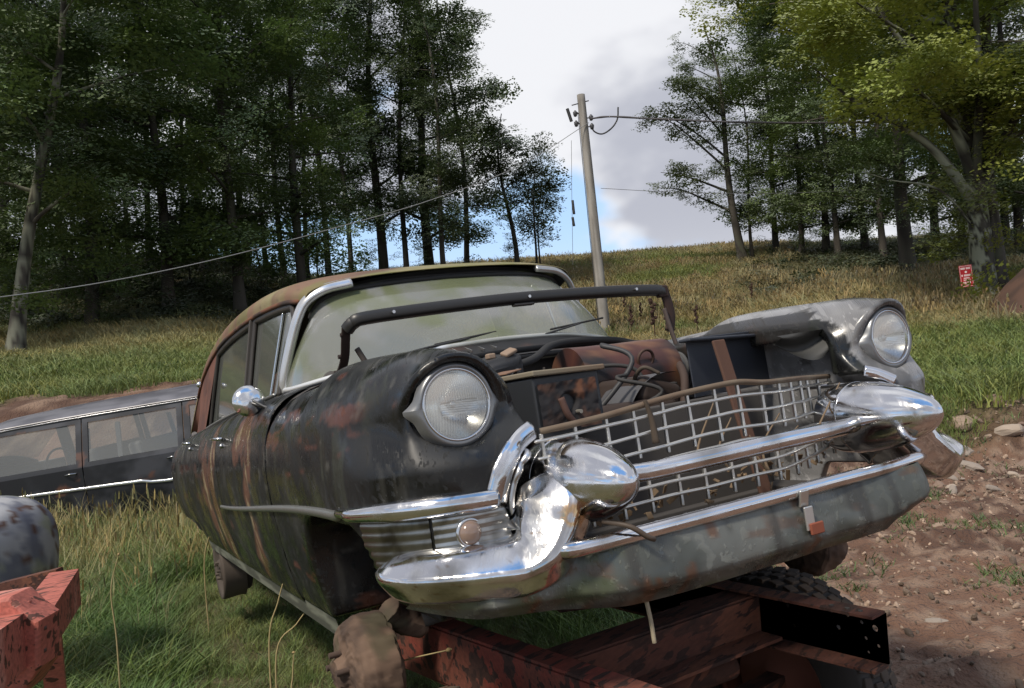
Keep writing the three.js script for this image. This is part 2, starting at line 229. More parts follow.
function footprint(x, z) { let h = 9; for (const [cx, cz, an, hl, hw, mh] of blocked) { const dx = x - cx, dz = z - cz, s = Math.sin(an), c = Math.cos(an), u = dx * s + dz * c, v = dx * c - dz * s; if (Math.abs(u) < hl && Math.abs(v) < hw) h = Math.min(h, mh); } return h; }
function grassField(name, label, geo, n, seed, place) {
  const r = rng(seed), M = [], C = [], m = new THREE.Matrix4(), q = new THREE.Quaternion(), e = new THREE.Euler();
  for (let i = 0; i < n; i++) { const t = place(r); if (!t) continue; const [x, z, s, c, sy = 1] = t; e.set((r() - .5) * .25, r() * 6.283, (r() - .5) * .25); q.setFromEuler(e); m.compose(V(x, gy(x, z) - .02 * s, z), q, V(s, s * sy, s)); M.push(m.clone()); C.push(c); }
  const o = new THREE.InstancedMesh(geo, mGrass, M.length); o.name = numbered(name); M.forEach((k, i) => { o.setMatrixAt(i, k); o.setColorAt(i, new THREE.Color().setRGB(...C[i])); });
  o.userData = { kind: 'stuff', label, category: 'grass' }; o.castShadow = o.receiveShadow = true; scene.add(o); return o;
}
const jit = (c, r, k = .35) => { const f = 1 + (r() - .5) * 2 * k, g = 1 + (r() - .5) * .3; return [c[0] * f * g, c[1] * f, c[2] * f / g]; };
const tGreen = [.11, .19, .036], tYellow = [.25, .25, .065], tTan = [.38, .31, .14], tDark = [.045, .066, .022];
{
  const g1 = tuft(46, .30, .20, .0042, 11, .9), g2 = tuft(12, .55, .12, .0038, 12, .6, 3), g3 = tuft(64, .32, .42, .010, 13, .8, 6), g4 = tuft(14, .6, .22, .014, 14, .5, 4), g5 = tuft(7, .09, .05, .004, 15, 1.0);
  const inView = (x, z, pad = .06) => { const d = -z; return d > 1.6 && Math.abs(x / d) < .64 + pad; };
  // near the sedan, left
  grassField('lawn_grass', 'long green grass growing beside the black sedan', g1, 5600, 21, r => { const d = 2.6 + r() * 8, x = -(d * .66) + r() * (d * .66 + 1.0), z = -d; if (!inView(x, z) || dirtAmount(x, z) > .5 * r() + .2) return; const f = footprint(x, z), n = fbm(x * 1.2, z * 1.2, 5, 3); let s = lerp(.55, 1.15, r()) * (.7 + .5 * n); if (f < .05) return; if (f < 1) s = Math.min(s, f / .30) * (.4 + .6 * r()); return [x, z, s, jit(f < 1 ? mixc(tGreen, tTan, .35 * r()) : mixc(tGreen, tYellow, sstep(.45, .68, n) * r() * .9), r)]; });
  grassField('seeding_grass', 'tall seeding grass stalks beside the wagon and sedan', g2, 900, 22, r => { const d = 5.2 + r() * 4.6, x = -(d * .66) + r() * (d * .66 - .8), z = -d; if (footprint(x, z) < 1 || dirtAmount(x, z) > .4) return; const nearWagon = sstep(6.2, 7.4, d); if (r() > .25 + .75 * nearWagon) return; return [x, z, lerp(.7, 1.15, r()), jit(mixc(tTan, tYellow, r() * .6), r)]; });
  // meadow
  grassField('meadow_grass', 'olive and tan meadow grass covering the hillside', g3, 16500, 23, r => { const d = 9.2 + r() ** 1.5 * 58, a = -.70 + r() * 1.42, x = a * d, z = -d; if (dirtAmount(x, z) > .35) return; const n = fbm(x * .22, z * .22, 7, 4), f = fbm(x * 1.3, z * 1.3, 3, 3), lush = a < -.14 ? sstep(24, 15, d) : a > .25 ? sstep(17, 12, d) : sstep(14, 9, d) * .6; const wood = (a < .02 ? sstep(23, 29, d) : sstep(.24, .36, a) * sstep(25, 31, d)); if (wood > .5 && r() < .55) return; let c = mixc(mixc(tTan, [.24, .21, .075], sstep(.4, .6, n)), tYellow, .4 * f); c = mixc(c, mixc([.125, .20, .036], [.22, .25, .06], f), clamp(lush + .8 * sstep(.52, .64, n)) * .9); c = mixc(c, mixc([.085, .125, .035], [.15, .12, .06], f), wood * .9); const sh = d < 22 ? lerp(.36, .75, noise(x * 1.1, z * 1.1, 2)) : .75; return [x, z, sh * lerp(.8, 1.5, r()) * (1 + .012 * d), jit(c, r, .25)]; });
  grassField('tall_meadow_grass', 'tall dry seed heads standing in the meadow', g4, 9000, 24, r => { const d = 12 + r() * 52, a = -.1 + r() * .82, x = a * d, z = -d; const n = fbm(x * .3, z * .3, 17, 3); if (n < .45 || dirtAmount(x, z) > .3) return; if (a > .3 && d < 14.5) return; if (a > .34 && d > 30) return; return [x, z, lerp(.8, 1.3, r()), jit(mixc(tTan, [.20, .15, .07], r()), r, .2)]; });
  // sprigs on the dirt
  grassField('weed_sprig', 'low weeds and grass sprigs scattered over the dirt track', g5, 5000, 25, r => { const d = 2.6 + r() * 7.2, x = .6 + r() * (d * .68), z = -d, n = fbm(x * 1.4 + 3, z * 1.4, 6, 3); if (!inView(x, z) || n < .50 + .1 * r()) return; return [x, z, lerp(.5, 1.5, r()), jit([.085, .13, .035], r)]; });
}
// ---------------------------------------------------------------- stones
const stoneMats = [[.27, .20, .15], [.20, .14, .105], [.33, .27, .215], [.18, .125, .095], [.25, .21, .175]].map(c => std(...c, .95));
const stoneGeos = [1, 2, 3, 4, 5, 6].map(k => { const g = new THREE.IcosahedronGeometry(1, 2), p = g.attributes.position; for (let i = 0; i < p.count; i++) { const x = p.getX(i), y = p.getY(i), z = p.getZ(i), n = .68 + .62 * noise(x * 1.3 + k * 9, y * 1.3, z * 1.3) ; const qx = Math.round(x * 1.7 * n) / 1.7, w = .6; p.setXYZ(i, lerp(x * n, qx, w), y * n * .55, z * n * .8); } g.computeVertexNormals(); return g; });
{
  const r = rng(31), spots = [];
  // boulders and slabs along the cut bank, read from the photograph's rubble edge
  for (const [x, z, s] of [[4.55, -9.05, .20], [4.95, -9.5, .24], [5.3, -9.25, .17], [4.6, -8.7, .15], [5.2, -8.75, .17], [5.75, -9.0, .22], [5.0, -8.3, .12], [6.1, -9.4, .2], [4.3, -8.45, .10], [5.6, -8.45, .14], [5.45, -9.6, .20], [6.5, -9.1, .22], [4.75, -9.75, .2]]) spots.push([x, z, s]);
  for (let i = 0; i < 60; i++) { const d = 7.7 + r() * 1.9, x = d * (.42 + r() * .26); spots.push([x, -d, .04 + r() * r() * .13]); }
  for (const [x, z, s] of [[2.15, -4.55, .075], [2.62, -5.5, .05], [1.9, -5.1, .05], [3.2, -6.6, .06], [2.9, -4.7, .05], [2.2, -6.3, .045], [3.6, -7.2, .07], [2.6, -7.2, .05]]) spots.push([x, z, s]);
  const bank = 'stones along the edge of the dirt track';
  spots.forEach(([x, z, s], i) => { const m = solo('stone', stoneGeos[i % 6], stoneMats[(i * 7 + 3) % 5], i < 13 ? 'pale brown boulder on the rubble edge between dirt and grass' : i < 73 ? 'small broken stone in the rubble along the dirt edge' : 'flat pale stone lying on the bare dirt', 'stone', i < 13 ? bank : i < 73 ? 'rubble along the dirt edge' : 'stones on the dirt'); m.scale.set(s * (.65 + .3 * r()), s * (.5 + .3 * r()), s * (.5 + .35 * r())); m.rotation.set(r() * .5, r() * 6.3, r() * .5); m.position.set(x, gy(x, z) + s * .02, z); });
  const N = 5200, peb = new THREE.InstancedMesh(stoneGeos[2], std(.34, .26, .20, .95), N), mm = new THREE.Matrix4(), q = new THREE.Quaternion(), e = new THREE.Euler(); peb.name = 'pebble_scatter'; peb.userData = { kind: 'stuff', label: 'pebbles and stone chips strewn over the dirt', category: 'pebbles' };
  for (let i = 0; i < N; i++) { const d = 2.6 + Math.sqrt(r()) * 7, x = .5 + r() * d * .66, z = -d, s = .008 + .026 * r() * r() * r() * 1.4; e.set(r() * 6, r() * 6, r() * 6); q.setFromEuler(e); mm.compose(V(x, gy(x, z) + s * .2, z), q, V(s, s, s)); peb.setMatrixAt(i, mm); const k = r() < .6 ? .22 + r() * .3 : .6 + r() * .6; peb.setColorAt(i, new THREE.Color(k, k * .95, k * .9)); }
  scene.add(peb);
}
// ---------------------------------------------------------------- the black sedan: local frame x = its left, y up, z forward (bumper tips at z = 0)
const chromeTex = tex(256, 256, (u, v) => { const n = tfbm(u, v, 8, 5, 3), s = tfbm(u, v, 32, 3, 9); const r = .09 + .14 * sstep(.40, .75, n) + .08 * sstep(.55, .8, s); return [r, r, r]; }, false);
const flecks = (u, v) => sstep(.66, .70, tfbm(u, v, 48, 4, 21)) + .7 * sstep(.70, .73, tfbm(u * 1, v, 16, 5, 33)), scuff = (u, v) => sstep(.64, .70, tfbm(u, v * 1, 4, 6, 40) * .6 + .4 * hash3(Math.floor(u * 512), Math.floor(v * 40), 3));
const coatTex = tex(512, 512, (u, v) => { const d = clamp(.45 + .55 * tfbm(u, v, 8, 5, 50)), f = flecks(u, v); const c = lerp(d, 1, clamp(f)); return [c, c * .985, c * .96]; }, false);
const coatRough = tex(512, 512, (u, v) => { const n = tfbm(u, v, 6, 6, 61), r = clamp(.20 + .30 * sstep(.42, .68, n) + .25 * flecks(u, v) + .12 * scuff(u, v)); return [r, r, r]; }, false);
const coatBump = tex(512, 512, (u, v) => { const n = .6 * tfbm(u, v, 3, 3, 70) + .4 * clamp(flecks(u, v)); return [n, n, n]; }, false);
const chromeBump = tex(512, 512, (u, v) => { const n = .5 * tfbm(u, v, 6, 4, 12) + .5 * sstep(.62, .75, tfbm(u, v, 64, 3, 15)); return [n, n, n]; }, false);
const mChrome = vcol(1, 1, { roughnessMap: chromeTex, bumpMap: chromeBump, bumpScale: .00012 }), mDullChrome = vcol(.3, 1);
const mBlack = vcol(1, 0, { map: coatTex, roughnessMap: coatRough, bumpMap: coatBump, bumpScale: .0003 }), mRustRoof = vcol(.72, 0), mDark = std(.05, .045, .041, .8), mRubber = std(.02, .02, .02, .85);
const mGrille = std(.62, .61, .58, .32, .85), mRust = std(.11, .045, .022, .9), mRustV = vcol(.88, 0);
function blackPaint(x, y, z) {
  const a = fbm(x * 5, y * 5, z * 5, 5), b = fbm(x * 17 + 3, y * 17, z * 17, 4), st = fbm(x * 30, y * 2.2, z * 30 + 7, 3);
  let c = mixc([.007, .0075, .008], [.030, .031, .030], sstep(.50, .78, a));
  c = mixc(c, [.040, .045, .032], .6 * sstep(.50, .66, st) * sstep(.46, .6, fbm(x * 3 + 9, y * 4, z * 3, 3)));
  c = mixc(c, [.070, .032, .024], .85 * sstep(.655, .70, fbm(x * 5 + 20, y * 11, z * 4, 6)));
  c = mixc(c, [.06, .06, .056], .5 * sstep(.66, .72, fbm(x * 40, y * 3, z * 5 + 2, 4)));
  return mixc(c, [.11, .11, .10], .6 * sstep(.70, .80, b));
}
const chromeTone = (x, y, z) => { const a = fbm(x * 9, y * 9, z * 9, 5), b = fbm(x * 60, y * 60, z * 60, 3); let c = mixc([.74, .74, .755], [.42, .41, .39], sstep(.5, .78, a)); c = mixc(c, [.26, .17, .10], .8 * sstep(.70, .8, b) * sstep(.45, .6, a)); return c; };
const rustTone = (x, y, z) => { const a = fbm(x * 7, y * 7, z * 7, 5), b = fbm(x * 25, y * 25, z * 25, 3); return mixc(mixc([.035, .022, .018], [.15, .058, .028], sstep(.35, .65, a)), [.22, .10, .05], sstep(.6, .8, b) * .6); };

const sedan = thing('sedan', 'derelict black sedan with chrome bumper bullets and no hood, raised on a rusty truck frame', 'car');
{
  const m = new THREE.Matrix4().set(.88615, -.08264, .45596, .7568, .05178, .99547, .07979, .6829, -.46049, -.0471, .88642, -2.0517, 0, 0, 0, 1);
  const p = V(), q = new THREE.Quaternion(), s = V(); m.decompose(p, q, s); sedan.position.copy(p); sedan.quaternion.copy(q.normalize());
}
const sideX = y => curve([[.22, .915], [.30, .945], [.42, .972], [.55, .99], [.66, 1.0], [.76, 1.0], [.86, .985], [.95, .955], [1.05, .90]], y);
const HL = [.768, .872];
function fenderF(X, y, z) {                                                       // X outward
  const outer = X - sideX(y), ridge = curve([[-1.7, .998], [-1.25, 1.008], [-.8, 1.012], [-.45, .992], [-.2, .965]], z);
  const top = y - (ridge - (X < .78 ? 1.5 * (.78 - X) ** 2 : .9 * (X - .78) ** 2));
  const zf = -.262 - 2.1 * Math.max(0, X - .72) ** 2 - .125 * sstep(.72, .86, y);
  const front = z - zf;
  let f = smax(smax(outer, top, .15), front, .13);
  const brow = -.362 + .56 * Math.max(0, y - .868), tun = smax(Math.hypot((X - HL[0]) * .96, y - HL[1]) - .123 - .02 * sstep(-.45, -1.0, z), z - brow, .02);
  f = smin(f, smax(tun, -1.0 - z, .05), .12);
  const arch = y > .78 ? .585 : table([[.56, .695], [.64, .715], [.70, .70], [.745, .66], [.78, .60]], y);
  const inner = (z > -.5 ? lerp(.60, arch, sstep(-.5, -.38, z)) : .60) - X;
  f = smax(f, inner, .012);
  f = smax(f, (z > -.8 ? lerp(.27, .475, sstep(-.75, -.6, z)) : .27) - y, .012);
  f = smax(f, -1.565 - z, .008);
  f = smax(f, -(smax(smax(Math.abs(z + .80) - .335, y - .607, .16), .735 - X, .02)), .015);              // wheel opening
  f = smax(f, -(smax(smax(Math.abs(z + .94) - .52, Math.abs(y - .66) - .25, .05), X - .70, .02)), .01);   // engine side hollow under the lip
  f = smax(f, -(smax(Math.hypot(X - HL[0], y - HL[1]) - .102, -.49 - z, .01)), .012);                    // lamp bowl
  return f;
}
const snapX = (y, z, from = 1.2) => { let X = from; for (let i = 0; i < 60; i++) { const d = fenderF(X, y, z); X -= d * .6; if (Math.abs(d) < 1e-4) break; } return X; };
const snapZ = (X, y) => { let z = .1; for (let i = 0; i < 80; i++) { const d = fenderF(X, y, z); z -= d * .6; if (Math.abs(d) < 1e-4) break; } return z; };
{
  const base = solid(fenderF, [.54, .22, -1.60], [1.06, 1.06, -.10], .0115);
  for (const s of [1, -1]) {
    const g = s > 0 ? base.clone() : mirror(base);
    paint(g, (x, y, z, ny) => {
      let c = blackPaint(x, y, z);
      if (s > 0) { const w = sstep(.36, .44, fbm(x * 7, y * 7, z * 5, 6)); if (x > .615) c = mixc([.13, .132, .136], [.25, .253, .262], w); c = mixc(c, [.06, .058, .055], .8 * sstep(.64, .67, fbm(x * 12, y * 12, z * 9, 5))); }  // pale outer grey: oxidised paint plus sky sheen put into the colour
      else { c = mixc(c, [.12, .042, .028], .7 * sstep(.57, .62, fbm(z * 5, y * 22, 4, 6) + .18 * Math.exp(-(((y - .875 - .03 * (z + 1)) / .035) ** 2)) - .12) * sstep(-.45, -.6, z));  }
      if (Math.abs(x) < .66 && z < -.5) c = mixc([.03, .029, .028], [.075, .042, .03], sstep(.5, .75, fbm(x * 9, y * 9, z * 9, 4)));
      return c;
    });
    part('front_fender', puv(g, 1.6), mBlack, sedan, s > 0 ? { label: 'weathered front fender with pale sky sheen painted in and inner lip showing' } : { label: 'black rusty front fender with wheel opening' });
    // headlight: bucket, bezel with ears, lens with ribs
    const hx = s * HL[0], hl = new THREE.Group(); hl.name = 'headlight'; hl.position.set(hx, HL[1], -.342); hl.scale.setScalar(.93); sedan.add(hl);
    const bez = grid(96, 14, (u, v) => {
      const a = u * Math.PI * 2, ca = Math.cos(a), sa = Math.sin(a), ear = Math.exp(-(((Math.abs(Math.atan2(sa + .03, Math.abs(ca)))) / .16) ** 2));
      const ro = (sa > 0 ? .112 : .118) + .020 * ear + .004 * Math.max(0, -sa), r = lerp(ro, .0925, v);
      return [ca * r * s, sa * r, .004 + .030 * Math.sin(v * 1.9) * (1 - .25 * v) + (sa > 0 ? .012 * sa * (1 - v) : 0) - .012 * ear * (1 - v)];
    });
    part('bezel', thick(bez, .006 * s), mBezel(), hl);
    part('chrome_ring', tube(Array.from({ length: 24 }, (_, i) => V(Math.cos(i / 24 * 6.2832) * .0915, Math.sin(i / 24 * 6.2832) * .0915, .024)), .0045, 72, 8, { closed: true }), mRingChrome(), hl);
    const lens = grid(150, 84, (u, v) => { const A = u * 2 - 1, B = v * 2 - 1, k = .089, x = A * Math.sqrt(1 - B * B / 2) * k, y = B * Math.sqrt(1 - A * A / 2) * k, r2 = x * x + y * y; const f = y > .03 ? .0056 : .0068, mid = Math.abs(y + .008) < .017 && Math.abs(x) < .05; const rib = mid ? .0006 * Math.cos(y * 1100 + x * 60) : .0009 * Math.abs(Math.cos(x * Math.PI / f)); return [x, y, .050 - r2 * 3.2 + rib]; });
    part('lens', lens, mLens(), hl);
    const refl = grid(48, 12, (u, v) => { const a = u * Math.PI * 2, r = v * .09; return [Math.cos(a) * r, Math.sin(a) * r, -.055 + r * r * 8.2]; });
    part('reflector', refl, std(.9, .9, .88, .22, 1), hl);
    part('bulb_shield', at(new THREE.SphereGeometry(.014, 16, 12), 0, 0, -.01), std(.5, .5, .5, .3, 1), hl);
  }
}
function mLens() { return mLens.m ??= phys(.80, .81, .80, { transmission: .72, thickness: 0, roughness: .07, ior: 1.5 }); }
function mBezel() { return mBezel.m ??= std(.20, .205, .21, .34, .55); }
function mRingChrome() { return mRingChrome.m ??= std(.62, .62, .62, .2, 1); }
// ---- chrome spear, front band, fluted corner panels, parking lamps
for (const s of [1, -1]) {
  const pts = [];
  for (let z = -2.84; z <= -.62; z += .12) pts.push(V(s * (sideX(.60) + .004), .545 + .085 * sstep(-3.0, -.7, z), z));
  const band = [];
  for (let i = 0; i <= 10; i++) { const a = i / 10; const y = .642; if (a < .3) { const z = lerp(-.62, -.46, a / .3); band.push(V(s * (snapX(y, z) + .006), y, z)); } else { const X = lerp(.965, .73, (a - .3) / .7); band.push(V(s * X, y + .004 * Math.sin(a * 3), snapZ(X, y) + .008)); } }
  part('side_spear', tube(pts.concat([band[0]]), t => [.008 + .004 * t, .009 + .006 * t], 60, 8), mSpear(), sedan);
  part('front_band', puv(paint(tube(band, t => [.016 + .006 * sstep(0, .4, t), .014 + .011 * sstep(0, .45, t)], 40, 14), chromeTone)), mChrome, sedan);
  const arcP = [[.735, .635], [.722, .668], [.707, .70], [.675, .738], [.635, .765], [.592, .782]].map(([X, y]) => V(s * X, y, snapZ(X + .02, y) + .008));
  if (s < 0) part('grille_arch', puv(paint(tube(arcP, t => [.030 - .006 * t, .013], 40, 14, { up: V(0, 0, 1), fixed: true }), chromeTone)), mChrome, sedan);
  else part('grille_arch', puv(paint(tube(arcP.slice(3), t => [.018, .009], 24, 12, { up: V(0, 0, 1), fixed: true }), chromeTone)), mChrome, sedan, { label: 'short broken end of the chrome grille arch' });
  part('grille_edge', paint(tube([[.705, .50], [.706, .56], [.712, .62], [.70, .665], [.675, .705], [.63, .742], [.59, .757]].map(([X, y]) => V(s * (X - .018), y, snapZ(X + .03, y) + .004)), .009, 40, 8), chromeTone), mDullChrome, sedan);
  const panel = (a0, a1, y0, y1, off) => grid(30, 24, (u, v) => { const a = lerp(a0, a1, u), y = lerp(y0, y1, v); const rib = .0045 * Math.abs(Math.sin(v * Math.PI * 5)) ** .6; if (a < 0) { const z = -.40 + a; return [s * (snapX(y, z) + off + rib), y, z]; } const X = lerp(.955, .70, a); return [s * X, y, snapZ(X, y) + off + rib]; });
  const dz = s < 0 ? [.002, .006] : [.002, .006];
  part('fluted_corner_trim', paint(panel(-.09, .28, .508, .622, dz[0]), (x, y, z) => mixc([.24, .24, .225], [.10, .095, .085], sstep(.4, .65, fbm(x * 20, y * 12, z * 20, 4)))), mDullChrome, sedan);
  part('parking_lamp_panel', paint(panel(.30, .97, .525, .622, dz[1]), (x, y, z) => mixc([.40, .40, .385], [.20, .195, .18], sstep(.4, .7, fbm(x * 22, y * 22, z * 22, 4)))), mDullChrome, sedan);
  const lx = .805, lz = snapZ(lx, .577) + .008, lamp = part('parking_lamp', at(lathe([[0, .022], [.012, .021], [.021, .017], [.027, .008], [.029, 0]], 28), s * lx, .577, lz, Math.PI / 2, 0, 0), phys(.34, .24, .19, { roughness: .12, clearcoat: .6, transmission: .35 }), sedan);
  part('lamp_rim', at(new THREE.TorusGeometry(.030, .0055, 10, 32), s * lx, .577, lz + .002), mRingChrome(), lamp);
}
function mSpear() { return mSpear.m ??= std(.30, .30, .285, .38, .8); }
// ---- bumper
{
  const sec = [[-.12, .050], [-.06, .0595], [-.03, .0605], [-.012, .056], [.015, .038], [.042, .017], [.0505, .007], [.0525, -.004], [.047, -.017], [.034, -.036], [.020, -.053], [.006, -.060], [-.02, -.062], [-.06, -.060], [-.12, -.052]];
  for (const s of [1, -1]) {
    const P = (X, y, z, fx, fz, sc = 1) => ({ p: V(s * X, y, z), f: V(s * fx, 0, fz).normalize(), s: sc });
    const w = loft([P(.930, .500, -.455, 1, .1, .55), P(.942, .499, -.435, 1, .15, .88), P(.945, .497, -.385, .95, .25, .96), P(.920, .494, -.325, .8, .6), P(.865, .491, -.265, .45, .9), P(.79, .488, -.215, .25, 1), P(.725, .488, -.185, .12, 1, 1.06), P(.675, .512, -.166, .04, 1, 1.16), P(.635, .556, -.175, 0, 1, 1.28), P(.606, .606, -.19, 0, 1, 1.38), P(.588, .650, -.235, 0, 1, 1.30)], sec, 120, 75);
    paint(w, (x, y, z) => {
      let c = chromeTone(x, y, z); const n = fbm(x * 45, y * 45, z * 45, 4), d = Math.hypot((x + .612) / .040, (y - .585) / .030);
      if (s < 0) c = mixc(c, mixc([.50, .20, .05], [.75, .60, .35], n), sstep(1.25, .75, d + (n - .5) * 1.8) * sstep(.34, .5, n) * .95);
      return mixc(c, [.24, .225, .18], .75 * sstep(.50, .64, fbm(x * 14 + 4, y * 26, z * 14, 4)) * sstep(.50, .47, y));
    });
    const wing = part('bumper_wing', puv(w), mChrome, sedan, s < 0 ? { label: 'chrome bumper wing with a rust patch on its arm' } : undefined);
    const zs = [[0, -.004], [.014, -.008], [.030, -.020], [.048, -.042], [.067, -.08], [.084, -.125], [.097, -.18], [.1045, -.235], [.107, -.272], [.1085, -.277], [.1085, -.283], [.107, -.288], [.105, -.33], [.097, -.37], [.080, -.40], [0, -.41]];
    const pc = new THREE.CatmullRomCurve3(zs.slice(0, 14).map(q => V(q[0], q[1], 0)), false, 'catmullrom', .5), pr = Array.from({ length: 70 }, (_, i) => { const p = pc.getPoint(i / 69); return [Math.max(0, p.x), p.y]; });
    part('bumper_bullet', puv(paint(at(lathe(pr, 64), s * .522, .646, 0, Math.PI / 2, 0, 0), chromeTone)), mChrome, wing);
  }
  // mid bar, lower bar
  part('bumper_bar', puv(paint(tube([V(-.47, .648, -.19), V(-.40, .646, -.125), V(-.2, .648, -.108), V(0, .65, -.105), V(.2, .648, -.12), V(.36, .643, -.17), V(.46, .638, -.25)], t => [.019, .0225], 60, 16), chromeTone)), mChrome, sedan);
  part('lower_bar', puv(paint(tube([V(-.655, .517, -.14), V(-.64, .516, -.104), V(-.5, .517, -.088), V(-.2, .520, -.078), V(.1, .522, -.076), V(.3, .520, -.084), V(.45, .518, -.10), V(.58, .516, -.13)], t => [.017 * Math.min(1, .55 + 12 * Math.min(t, 1 - t)), .019 * Math.min(1, .55 + 12 * Math.min(t, 1 - t))], 70, 14), chromeTone)), mChrome, sedan);
  // painted splash apron under the bumper
  const ap = grid(110, 22, (u, v) => {
    const x = lerp(-.92, .68, u), ax = Math.abs(x), zc = -.085 - .34 * Math.max(0, ax - .45) ** 1.5 - .16 * sstep(.80, .94, ax) - .10 * sstep(.46, .68, x) - .075 * sstep(.50, .66, ax);
    const yb = curve([[0, .352], [.4, .356], [.7, .375], [.88, .395], [1, .44]], ax) + (x > .36 ? .02 * sstep(.36, .40, x) + .085 * sstep(.42, .68, x) : 0) , yt = .512 - .02 * sstep(.62, .8, ax);
    const y = lerp(yt, yb, v), bul = Math.sin(Math.min(1, v * 1.15) * Math.PI * .62) * .022 - .055 * Math.max(0, v - .72) / .28;
    const dent = -.006 * Math.exp(-(((x - .13) / .05) ** 2)) + .004 * fbm(x * 6, y * 9, 2, 3);
    return [x, y, zc + bul + dent];
  });
  paint(ap, (x, y, z) => { const a = fbm(x * 5, y * 12, 3, 5), b = fbm(x * 22, y * 8, 6, 4); let c = mixc([.10, .11, .10], [.17, .18, .168], sstep(.42, .56, a)); c = mixc(c, [.10, .13, .055], .55 * sstep(.54, .66, fbm(x * 7 + 5, y * 9, 1, 4))); c = mixc(c, [.16, .08, .045], .85 * sstep(.64, .69, b)); c = mixc(c, [.13, .075, .05], .6 * sstep(.60, .64, fbm(x * 9 + 2, y * 20, 4, 5))); return mixc(c, [.06, .06, .055], .8 * sstep(.58, .66, fbm(x * 26, y * 4, 8, 5))); });
  part('bumper_apron', puv(thick(ap, .004), 1.6), vcol(1, .15, { map: coatTex, roughnessMap: coatRough, bumpMap: coatBump, bumpScale: .0012 }), sedan);
  const br = part('licence_bracket', [at(box(.030, .045, .008), .02, .505, -.058, .25, 0, 0), at(box(.030, .06, .006), .02, .455, -.050)], paint2(mGrille), sedan);
  part('rusty_tab', at(box(.045, .030, .008), .035, .428, -.045), std(.22, .06, .03, .8), br);
}
function paint2(m) { return m; }
// ---- grille
{
  const gz = x => -.215 - .008 * Math.abs(Math.sin(x * 40)) * 0 - .26 * sstep(.03, .72, x) * 1.02 - .02 * sstep(-.45, -.62, x);
  const gt = x => curve([[-.62, .777], [-.44, .787], [-.18, .810], [.03, .815], [.10, .803], [.37, .790], [.62, .775]], x);
  part('grille_top_rail', paint(tube(Array.from({ length: 15 }, (_, i) => { const x = lerp(-.60, .62, i / 14); return V(x, gt(x), gz(x)); }), [.010, .008], 60, 6, { pow: .5 }), (x, y, z) => mixc([.17, .14, .10], [.09, .05, .03], fbm(x * 20, y * 20, z * 20, 3))), mRustV, sedan);
  const R1 = rng(5);
  for (let i = 0; i < 15; i++) { const x = -.60 + .0875 * i, j = (R1() - .5) * .008; for (const [y0, y1] of [[.668, gt(x) - .006], [.533, .628]]) part('grille_bar', at(box(.0078, y1 - y0, .012, .002), x + j, (y0 + y1) / 2, gz(x) - .004 - (y0 < .6 ? -.02 : 0), 0, x > .05 ? -.25 : -.2, (R1() - .5) * .03), mGrille, sedan); }
  for (const [dy, low] of [[-.030, 0], [-.072, 0], [-.114, 0], [-.150, 0], [0, .598], [0, .565]]) part('grille_bar', tube(Array.from({ length: 15 }, (_, i) => { const x = lerp(-.62, .62, i / 14); return V(x, (low || gt(x) * .6 + .8 * .4 + dy) + .0012 * Math.sin(i * 2.1 + dy * 90), gz(x) + .003 + (low ? .02 : 0)); }), t => [.008, .0045], 70, 8), mGrille, sedan);
}
// ---- flank: doors, quarter panel, sill
const beltY = z => curve([[-5.5, .90], [-4.9, .925], [-4.1, .965], [-3.0, 1.0], [-2.0, 1.02], [-1.5, 1.018]], z);
const prof = [[.915, .225], [.945, .30], [.972, .42], [.99, .55], [1.0, .66], [1.0, .76], [.987, .85], [.958, .925], [.915, .975], [.86, 1.003], [.80, 1.02]];
function flank(z, s, inset = 0) {
  const k = s * (prof.length - 1), i = Math.min(prof.length - 2, Math.floor(k)), u = k - i, P = j => prof[clamp(j, 0, prof.length - 1)];
  const cr = (a, b, c, d) => .5 * (2 * b + (c - a) * u + (2 * a - 5 * b + 4 * c - d) * u * u + (3 * b - a - 3 * c + d) * u * u * u);
  let X = cr(P(i - 1)[0], P(i)[0], P(i + 1)[0], P(i + 2)[0]), y = cr(P(i - 1)[1], P(i)[1], P(i + 1)[1], P(i + 2)[1]);
  y += (beltY(z) - 1.02) * sstep(.5, 1.0, y);
  X += .03 * sstep(-3.6, -4.7, z) * sstep(.25, .5, y) - .16 * sstep(-4.9, -5.7, z);
  return [X - inset, y];
}
const stroke = (pts, z, y) => { let d = 9; for (let i = 0; i < pts.length - 1; i++) { const [a, b] = pts[i], [c, e] = pts[i + 1], dx = c - a, dy = e - b, t = clamp(((z - a) * dx + (y - b) * dy) / (dx * dx + dy * dy)); d = Math.min(d, Math.hypot(z - a - dx * t, y - b - dy * t)); } return d; };
